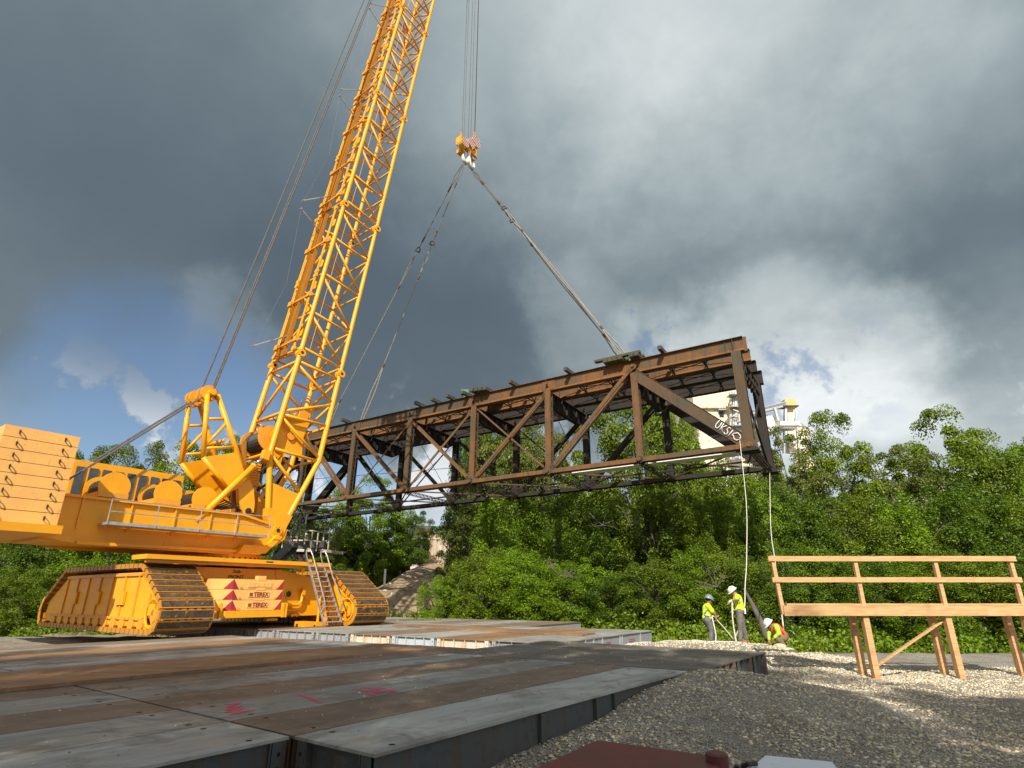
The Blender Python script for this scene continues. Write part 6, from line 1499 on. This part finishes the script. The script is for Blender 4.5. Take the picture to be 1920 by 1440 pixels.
mb = MB(); e = .03; cc = sum(pc, Vector()) / 4
mb.prism([p + (p - cc).normalized() * e - ZV * .03 for p in pc], -ZV * (zp - .04)); mb.build("body", M_BLACK, cs)
mb = MB(); h0 = at_z(1392, 1437, zp + .005); mb.path([h0, at_z(1402, 1433, zp + .03), at_z(1418, 1432, zp + .02)], .014, 8); mb.path([h0 - ux * .03, h0 - ux * .06 - ZV * .05], .016, 8); mb.build("handle", M_BLACK, cs)
def papermat():
    m, t = new_mat("printed_paper"); v = wpos(t); mp = t.node('ShaderNodeMapping'); t.l.new(v, mp.inputs[0]); mp.inputs['Scale'].default_value = (30, 260, 1)
    n = t.noise(mp.outputs[0], 1.0, 3, .6); n2 = t.noise(v, 5, 3)
    c = t.mix(t.math('MULTIPLY', t.mapr(n, .56, .64), t.mapr(n2, .5, .6, 0, .5)), (.80, .82, .86), (.34, .36, .42)); t.l.new(c, t.bsdf.inputs['Base Color']); t.bsdf.inputs['Roughness'].default_value = .7; return m
mb = MB(); mb.prism([p - ZV * .028 for p in pc], ZV * .03); tag(mb.build("paper_sheets", papermat()), "white paper sheets lying on the black case at the bottom right", "paper")

# ------------------------------------------------------------------ people
M_SKIN = plain("skin", (.52, .28, .18), (.46, .24, .15), 6, .55); M_SKIND = plain("tanned_skin", (.36, .18, .11), (.30, .15, .09), 6, .55)
M_HIVIS = plain("hi_vis_yellow", (.62, .90, .02), (.55, .80, .02), 5, .75); M_HIVISG = plain("hi_vis_green_shirt", (.42, .66, .06), (.34, .54, .05), 6, .8)
M_TROU = plain("grey_work_trousers", (.17, .155, .14), (.12, .11, .10), 9, .9); M_TROU2 = plain("blue_grey_trousers", (.16, .155, .16), (.115, .11, .115), 9, .9); M_KHAKI = plain("khaki_trousers", (.20, .15, .09), (.14, .105, .065), 9, .9)
M_BOOT = plain("tan_boot", (.28, .12, .05), (.18, .08, .04), 8, .7); M_HATG = plain("grey_hard_hat", (.20, .27, .29), None, 4, .35); M_HATW = plain("white_hard_hat", (.78, .79, .78), None, 4, .3); M_SILV = plain("reflective_tape", (.50, .52, .48), (.40, .42, .38), 8, .4)
M_HAIR = plain("dark_hair", (.02, .015, .012), None, 5, .8); M_VEST = plain("orange_vest", (.90, .13, .03), (.80, .10, .03), 5, .75); M_GLOVE = plain("pale_glove", (.62, .72, .40), (.5, .55, .35), 8, .85)
def caps(mb, p, q, r1, r2, n=10): mb.ball(p, r1, n, 8); mb.ball(q, r2, n, 8); mb.tube(p, q, r1, n, r2)
def cloth(mb, name, mat, parent, vox=.014, disp=.010):
    o = mb.build(name, mat, parent); md = o.modifiers.new('r', 'REMESH'); md.mode = 'VOXEL'; md.voxel_size = vox; md.use_smooth_shade = True
    s = o.modifiers.new('s', 'SMOOTH'); s.factor = .6; s.iterations = 3
    if disp:
        tx = bpy.data.textures.get('folds') or bpy.data.textures.new('folds', 'CLOUDS'); tx.noise_scale = .09
        d = o.modifiers.new('d', 'DISPLACE'); d.texture = tx; d.strength = disp * 1.6; d.mid_level = .5; d.texture_coords = 'GLOBAL'
    return o
def hand(mb, w, dirv, side, s=1.0):
    d = Vector(dirv).normalized(); sv = Vector(side); sv = (sv - d * sv.dot(d)).normalized(); nn = d.cross(sv)
    palm = w + d * .045 * s
    mb.box(palm, (.085 * s, .075 * s, .026 * s), (d, sv, nn)); mb.ball(palm, (.035 * s,) * 3, 8, 6)
    for i, (o_, l) in enumerate(((-.03, .062), (-.01, .072), (.01, .068), (.03, .055))):
        a = w + d * .085 * s + sv * o_ * s; b = a + (d * .75 + nn * .6).normalized() * l * .5 * s; c = b + (d * .1 + nn * 1.0).normalized() * l * .5 * s
        caps(mb, a, b, .0105 * s, .010 * s, 6); caps(mb, b, c, .010 * s, .008 * s, 6)
    a = w + d * .03 * s + sv * -.042 * s; b = a + (d * .5 - sv * .6 + nn * .4).normalized() * .035 * s; caps(mb, a, b, .013 * s, .011 * s, 6); caps(mb, b, b + (d * .6 + nn * .7).normalized() * .03 * s, .011 * s, .009 * s, 6)
def person(label, P, J, face, skin, shirt, trou, hat, sleeves=True, boots=M_BOOT, group="rope crew", vox=.014, gl=None, s=1.0):
    """J: joints in world space; face: unit vector the head looks along"""
    base = (J['anR'] + J['anL']) / 2; root = empty("person", (base.x, base.y, base.z - .1), label, "person", group)
    fv = Vector(face).normalized(); upv = (J['head'] - J['neck']).normalized(); sv = fv.cross(upv).normalized(); upv = sv.cross(fv).normalized()
    b = MB(); h = J['head']
    b.ball(h + upv * .01, (.078 * s, .078 * s, .098 * s), 14, 10); b.ball(h + fv * .03 * s - upv * .045 * s, .058 * s, 10, 8)        # skull and jaw
    b.tube(h + fv * .085 * s + upv * .02 * s, h + fv * .108 * s - upv * .022 * s, .008 * s, 6, .015 * s); b.ball(h + fv * .105 * s - upv * .022 * s, .013 * s, 6, 5)  # nose
    b.tube(h + fv * .082 * s - upv * .055 * s - sv * .02 * s, h + fv * .082 * s - upv * .055 * s + sv * .02 * s, .008 * s, 6)                                       # lips
    for e in (-1, 1): b.ball(h + sv * e * .078 * s - upv * .005, (.014 * s, .014 * s, .03 * s), 8, 6); b.ball(h + fv * .072 * s + sv * e * .03 * s + upv * .028 * s, .013 * s, 6, 5)
    caps(b, J['neck'], h - upv * .05, .058 * s, .055 * s)
    caps(b, J['chest'], J['belly'], .125 * s, .115 * s); caps(b, J['belly'], J['pel'], .115 * s, .125 * s); caps(b, J['neck'], J['chest'], .06 * s, .11 * s)
    for L_ in 'RL':
        caps(b, J['chest'].lerp(J['neck'], .45), J['sh' + L_], .075 * s, .06 * s); caps(b, J['sh' + L_], J['el' + L_], .052 * s, .042 * s); caps(b, J['el' + L_], J['ha' + L_], .041 * s, .028 * s)
        dv = (J['ha' + L_] - J['el' + L_]).normalized(); hand(b, J['ha' + L_], dv, sv, s)
        caps(b, J['hip' + L_], J['kn' + L_], .085 * s, .058 * s); caps(b, J['kn' + L_], J['an' + L_], .055 * s, .04 * s)
    cloth(b, "body", skin, root, vox * .7, 0)
    t = MB()                                  # trousers
    caps(t, J['pel'] + ZV * .03, J['pel'], .145 * s, .15 * s)
    for L_ in 'RL': caps(t, J['hip' + L_], J['kn' + L_], .108 * s, .082 * s); caps(t, J['kn' + L_], J['an' + L_] + ZV * .02, .080 * s, .068 * s)
    cloth(t, "trousers", trou, root, vox, .02)
    t = MB(); caps(t, J['chest'], J['belly'], .150 * s, .140 * s); caps(t, J['belly'], J['pel'] + (J['belly'] - J['pel']) * .2, .140 * s, .150 * s); caps(t, J['chest'].lerp(J['neck'], .55), J['chest'], .09 * s, .15 * s)
    for L_ in 'RL':
        caps(t, J['chest'].lerp(J['neck'], .45), J['sh' + L_], .095 * s, .085 * s); e = J['el' + L_] if sleeves == 'long' else J['sh' + L_].lerp(J['el' + L_], .62)
        caps(t, J['sh' + L_], e, .078 * s, .070 * s)
        if sleeves == 'long': caps(t, J['el' + L_], J['el' + L_].lerp(J['ha' + L_], .85), .062 * s, .045 * s)
    sh = cloth(t, "shirt", shirt, root, vox, .014)
    for L_ in 'RL':
        a = J['an' + L_]; tv = Vector(J['toe' + L_]) - a; tv.z = 0; tv.normalize()
        t = MB(); caps(t, a - ZV * .02, a - tv * .03 - ZV * .05, .055 * s, .05 * s); caps(t, a - ZV * .06, a + tv * .16 * s - ZV * .065, .05 * s, .042 * s); t.box(a + tv * .05 - ZV * .095, (.29 * s, .095 * s, .03), (tv, tv.cross(ZV), ZV))
        cloth(t, "boot", boots, root, vox, 0)
    t = MB(); t.ball(h + upv * .03 - fv * .012, (.086 * s, .086 * s, .09 * s), 14, 10); cloth(t, "hair", M_HAIR, root, vox, 0)
    # hard hat: dome, brim, ridge
    t = MB(); c = h + upv * .065 * s; vs = []; nA, nB = 24, 8
    for i in range(nB + 1):
        a_ = PI / 2 * i / nB
        for j in range(nA):
            ph = 2 * PI * j / nA; vs.append(c + (fv * math.cos(ph) * .138 + sv * math.sin(ph) * .118) * math.cos(a_) * s + upv * .118 * s * math.sin(a_))
    t.add(vs, [(i * nA + j, i * nA + (j + 1) % nA, (i + 1) * nA + (j + 1) % nA, (i + 1) * nA + j) for i in range(nB) for j in range(nA)])
    hh = t.build("hard_hat", hat, root, True)
    t = MB(); vs = []
    for k_, (rr_, dz) in enumerate(((1.0, .0), (1.22, -.012), (1.22, -.02), (1.0, -.010))):
        for j in range(nA): ph = 2 * PI * j / nA; ex = .03 * max(0, math.cos(ph)); vs.append(c + (fv * math.cos(ph) * (.137 * rr_ + ex * (k_ in (1, 2))) + sv * math.sin(ph) * .117 * rr_) * s + upv * dz)
    t.add(vs, [(k_ * nA + j, k_ * nA + (j + 1) % nA, ((k_ + 1) % 4) * nA + (j + 1) % nA, ((k_ + 1) % 4) * nA + j) for k_ in range(4) for j in range(nA)])
    t.build("brim", hat, hh, True)
    t = MB(); t.path([c + fv * .13 * math.cos(a_) * s + upv * .122 * math.sin(a_) * s for a_ in [PI * i / 10 for i in range(1, 10)]], .012, 6); t.build("ridge", hat, hh, True)
    if gl:
        for L_ in 'RL': t = MB(); hand(t, J['ha' + L_], (J['ha' + L_] - J['el' + L_]), sv, 1.18 * s); t.ball(J['ha' + L_], .045 * s); cloth(t, "glove", gl, root, .01, 0)
    return root, sh
def tape(sh, pts, r=.022): MB().path(pts, r, 6).build("reflective_tape", M_SILV, sh, True)
FW1 = 19.3
def Q(cx_, cy_, d, fw): return at(1240 + cx_ / 5.54, 1020 + cy_ / 5.54, fw + d)
q = lambda a, b, d=0: Q(a, b, d, FW1)
J1 = dict(head=q(492, 588), neck=q(486, 628), chest=q(478, 668), belly=q(476, 728), pel=q(474, 780), shR=q(488, 648, -.19), shL=q(486, 648, .19), elR=q(549, 722, -.17), elL=q(553, 715, .14), haR=q(556, 764, -.07), haL=q(562, 756, .04),
          hipR=q(476, 788, -.09), hipL=q(480, 788, .09), knR=q(522, 880, -.10), knL=q(530, 870, .12), anR=q(516, 1008, -.11), anL=q(532, 1000, .12), toeR=q(560, 1010, -.11), toeL=q(580, 1004, .12))
r1, s1 = person("worker in grey hard hat and yellow shirt leaning back on a rope", None, J1, Vector((.90, .35, -.30)), M_SKIND, M_HIVIS, M_TROU2, M_HATG)
tape(s1, [q(496, 628, -.13), q(480, 655, -.19), q(464, 690, -.18), q(450, 722, -.14)]); tape(s1, [q(444, 728, -.06), q(458, 738, -.155), q(484, 745, -.165), q(516, 748, -.10)])
FW2 = 19.7
q = lambda a, b, d=0: Q(a, b, d, FW2)
J2 = dict(head=q(750, 498), neck=q(772, 528), chest=q(793, 575), belly=q(808, 635), pel=q(815, 695), shR=q(782, 548, .19), shL=q(790, 548, -.19), elR=q(752, 625, .10), elL=q(776, 572, -.33), haR=q(738, 680, -.08), haL=q(728, 590, -.22),
          hipR=q(820, 705, .09), hipL=q(812, 705, -.09), knR=q(848, 850, .12), knL=q(818, 860, -.12), anR=q(885, 990, .14), anL=q(822, 1003, -.14), toeR=q(850, 995, .14), toeL=q(785, 1008, -.14))
r2_, s2 = person("taller worker in white hard hat and yellow shirt hauling a vertical rope", None, J2, Vector((-.80, .10, -.60)), M_SKIN, M_HIVIS, M_TROU, M_HATW, gl=M_GLOVE)
tape(s2, [q(768, 612, -.10), q(785, 606, -.165), q(812, 604, -.165), q(838, 612, -.08)]); tape(s2, [q(806, 560, -.17), q(812, 590, -.175), q(815, 604, -.165)])
MB().box(q(862, 695, -.02), (.07, .06, .17)).build("rag", M_WHITE, r2_)
FW3 = 18.6
q = lambda a, b, d=0: Q(a, b, d, FW3)
J3 = dict(head=q(1128, 838), neck=q(1158, 850), chest=q(1192, 882), belly=q(1232, 925), pel=q(1268, 962), shR=q(1172, 866, .2), shL=q(1196, 862, -.2), elR=q(1118, 930, .12), elL=q(1222, 930, -.27), haR=q(1118, 1000, .02), haL=q(1172, 975, -.22),
          hipR=q(1272, 972, .12), hipL=q(1268, 975, -.12), knR=q(1228, 1000, .20), knL=q(1212, 985, -.20), anR=q(1300, 1062, .18), anL=q(1275, 1068, -.20), toeR=q(1262, 1066, .18), toeL=q(1240, 1070, -.20))
r3, s3 = person("crouching worker in white hard hat and orange safety vest bending over the gravel edge", None, J3, Vector((-.72, -.1, -.70)), M_SKIND, M_HIVISG, M_KHAKI, M_HATW, sleeves='long')
t = MB(); caps(t, J3['chest'], J3['belly'], .165, .155); caps(t, J3['chest'].lerp(J3['neck'], .4), J3['chest'], .12, .165); cloth(t, "safety_vest", M_VEST, r3, .014, .01)
for (a, b, c_) in (((1215, 850), (1270, 915), (1310, 990)), ((1238, 905), (1262, 975), (1270, 1035))): MB().path([q(*a, -.16), q(*b, -.2), q(*c_, -.16)], .028, 6).build("harness_strap", M_VEST, r3, True)
# crew on the small platform far behind
for k, (px, py, sh_, hat_, lb) in enumerate([(574, 1003, M_PALE, M_HATW, "distant worker in white hard hat standing highest on the small work platform"), (545, 1009, M_ORANGE, M_HATW, "distant worker in orange at the left of the small work platform"), (555, 1010, M_VEST, M_HATW, "distant worker in orange vest beside the grey stair landing"), (834, 993, M_ORANGE, M_HATW, "distant worker in orange on top of the old pier"), (829, 996, M_HIVIS, M_HATW, "distant worker in yellow on top of the old pier")]):
    fw = 63.4 if px < 700 else 85.2; h = at(px, py, fw); z0 = h.z - 1.62; V3 = lambda x, z, y=0: Vector((h.x + x, h.y + y, z0 + z))
    JJ = dict(head=h.copy(), neck=V3(0, 1.48), chest=V3(0, 1.28), belly=V3(0, 1.08), pel=V3(0, .93), shR=V3(-.2, 1.4), shL=V3(.2, 1.4), elR=V3(-.27, 1.15), elL=V3(.27, 1.15), haR=V3(-.15, 1.0, -.2), haL=V3(.15, 1.0, -.2), hipR=V3(-.1, .92), hipL=V3(.1, .92), knR=V3(-.11, .5), knL=V3(.11, .5), anR=V3(-.12, .1), anL=V3(.12, .1), toeR=V3(-.12, .1, -.2), toeL=V3(.12, .1, -.2))
    person(lb, None, JJ, Vector((.5 if k % 2 else -.6, -.8, -.1)), M_SKIN, sh_, M_TROU, hat_, group="distant crew", vox=.05)
# ---- ropes
def rope(label, pts, r=.022, name="tag_line", sub=6):
    P_ = [Vector(p) for p in pts]; out_ = []
    for i in range(len(P_) - 1):
        p0, p1, p2, p3 = P_[max(i - 1, 0)], P_[i], P_[i + 1], P_[min(i + 2, len(P_) - 1)]
        for k in range(sub):
            t = k / sub; out_.append(.5 * ((2 * p1) + (p2 - p0) * t + (2 * p0 - 5 * p1 + 4 * p2 - p3) * t * t + (3 * p1 - p0 - 3 * p2 + p3) * t ** 3))
    out_.append(P_[-1]); return tag(MB().path(out_, r, 6).build(name, M_TAG, smooth=True), label, "rope")
nb = TP(0.07, -.42, .15)
rope("long white rope hanging from the bridge's near corner to the taller worker", [nb + TU * .35, nb, at(1399, 940, 28), at(1400, 1040, 23), at(1397, 1100, 20.6), q2 := Q(868, 610, .05, FW2), Q(858, 670, .05, FW2)], .018)
rope("thin rope from the bridge's far corner to the crouching worker", [TP(0.0, TWD, -.1), at(1445, 985, 30), at(1453, 1050, 24), at(1463, 1130, 20), Q(1260, 800, .1, FW3), Q(1270, 900, .1, FW3), Q(1282, 1045, .0, FW3)], .02)
G = lambda cx_, cy_: (lambda p: Vector((p.x, p.y, gravel_h(p.x, p.y) + .03)))(at_z(1240 + cx_ / 5.54, 1020 + cy_ / 5.54, .42))
rope("pale rope hanging from the leaning worker's hands to the gravel", [Q(556, 760, -.10, FW1), Q(540, 750, -.15, FW1), Q(528, 760, -.2, FW1), Q(552, 870, -.25, FW1), Q(568, 960, -.25, FW1), Q(556, 1045, -.25, FW1)], .02, "rope")
rope("taut tan rope between the leaning worker and the taller worker's feet", [Q(562, 772, 0, FW1), Q(650, 870, .1, FW1), Q(748, 988, .2, FW1)], .018, "rope")
rope("pale rope running down from the taller worker's gloves and curling at his boots", [Q(735, 590, -.22, FW2), Q(736, 700, -.2, FW2), Q(748, 840, -.2, FW2), Q(768, 960, -.25, FW2), Q(786, 1040, -.3, FW2), Q(830, 1058, -.35, FW2)], .022, "rope")
rope("short end of rope leaning against the taller worker's shin", [Q(752, 1000, .0, FW2), Q(775, 950, -.05, FW2), Q(798, 900, -.12, FW2)], .02, "rope")
rope("slack rope lying in loops on the sunlit gravel", [G(20, 1060), G(80, 1052), G(150, 1040), G(240, 1035), G(330, 1052), G(420, 1048), G(470, 1062), G(455, 1078), G(540, 1062), G(640, 1060), G(740, 1052), G(800, 1062), G(840, 1056)], .02, "slack_rope")
# rocks at the right end of the heap
rk = random.Random(3)
for k, (px, py) in enumerate([(1462, 1213), (1476, 1219), (1484, 1226), (1492, 1234), (1470, 1232), (1488, 1242)]):
    p = at(px, py, 18.3 - k * .12); mb = MB(); mb.ball((0, 0, 0), (rk.uniform(.16, .26), rk.uniform(.14, .2), rk.uniform(.08, .13)), 9, 6)
    mb.v = [tuple(Vector(v) * (1 + .25 * noise.noise(Vector(v) * 9 + Vector((k, 0, 0))))) for v in mb.v]
    o = mb.build("rock", plain("limestone_rock", (.62, .55, .38), (.48, .42, .30), 7, .9, 0, .5) if k == 0 else bpy.data.materials["limestone_rock"]); o.location = p; o.rotation_euler = (0, 0, rk.uniform(0, 3))
    tag(o, ["large pale rock beside the crouching worker's boots", "pale rock just below the largest one", "middle rock of the row down the heap's right flank", "lower rock near the right end of the heap", "flat rock set in from the heap's right flank", "lowest pale rock of the heap's right flank"][k], "rock")
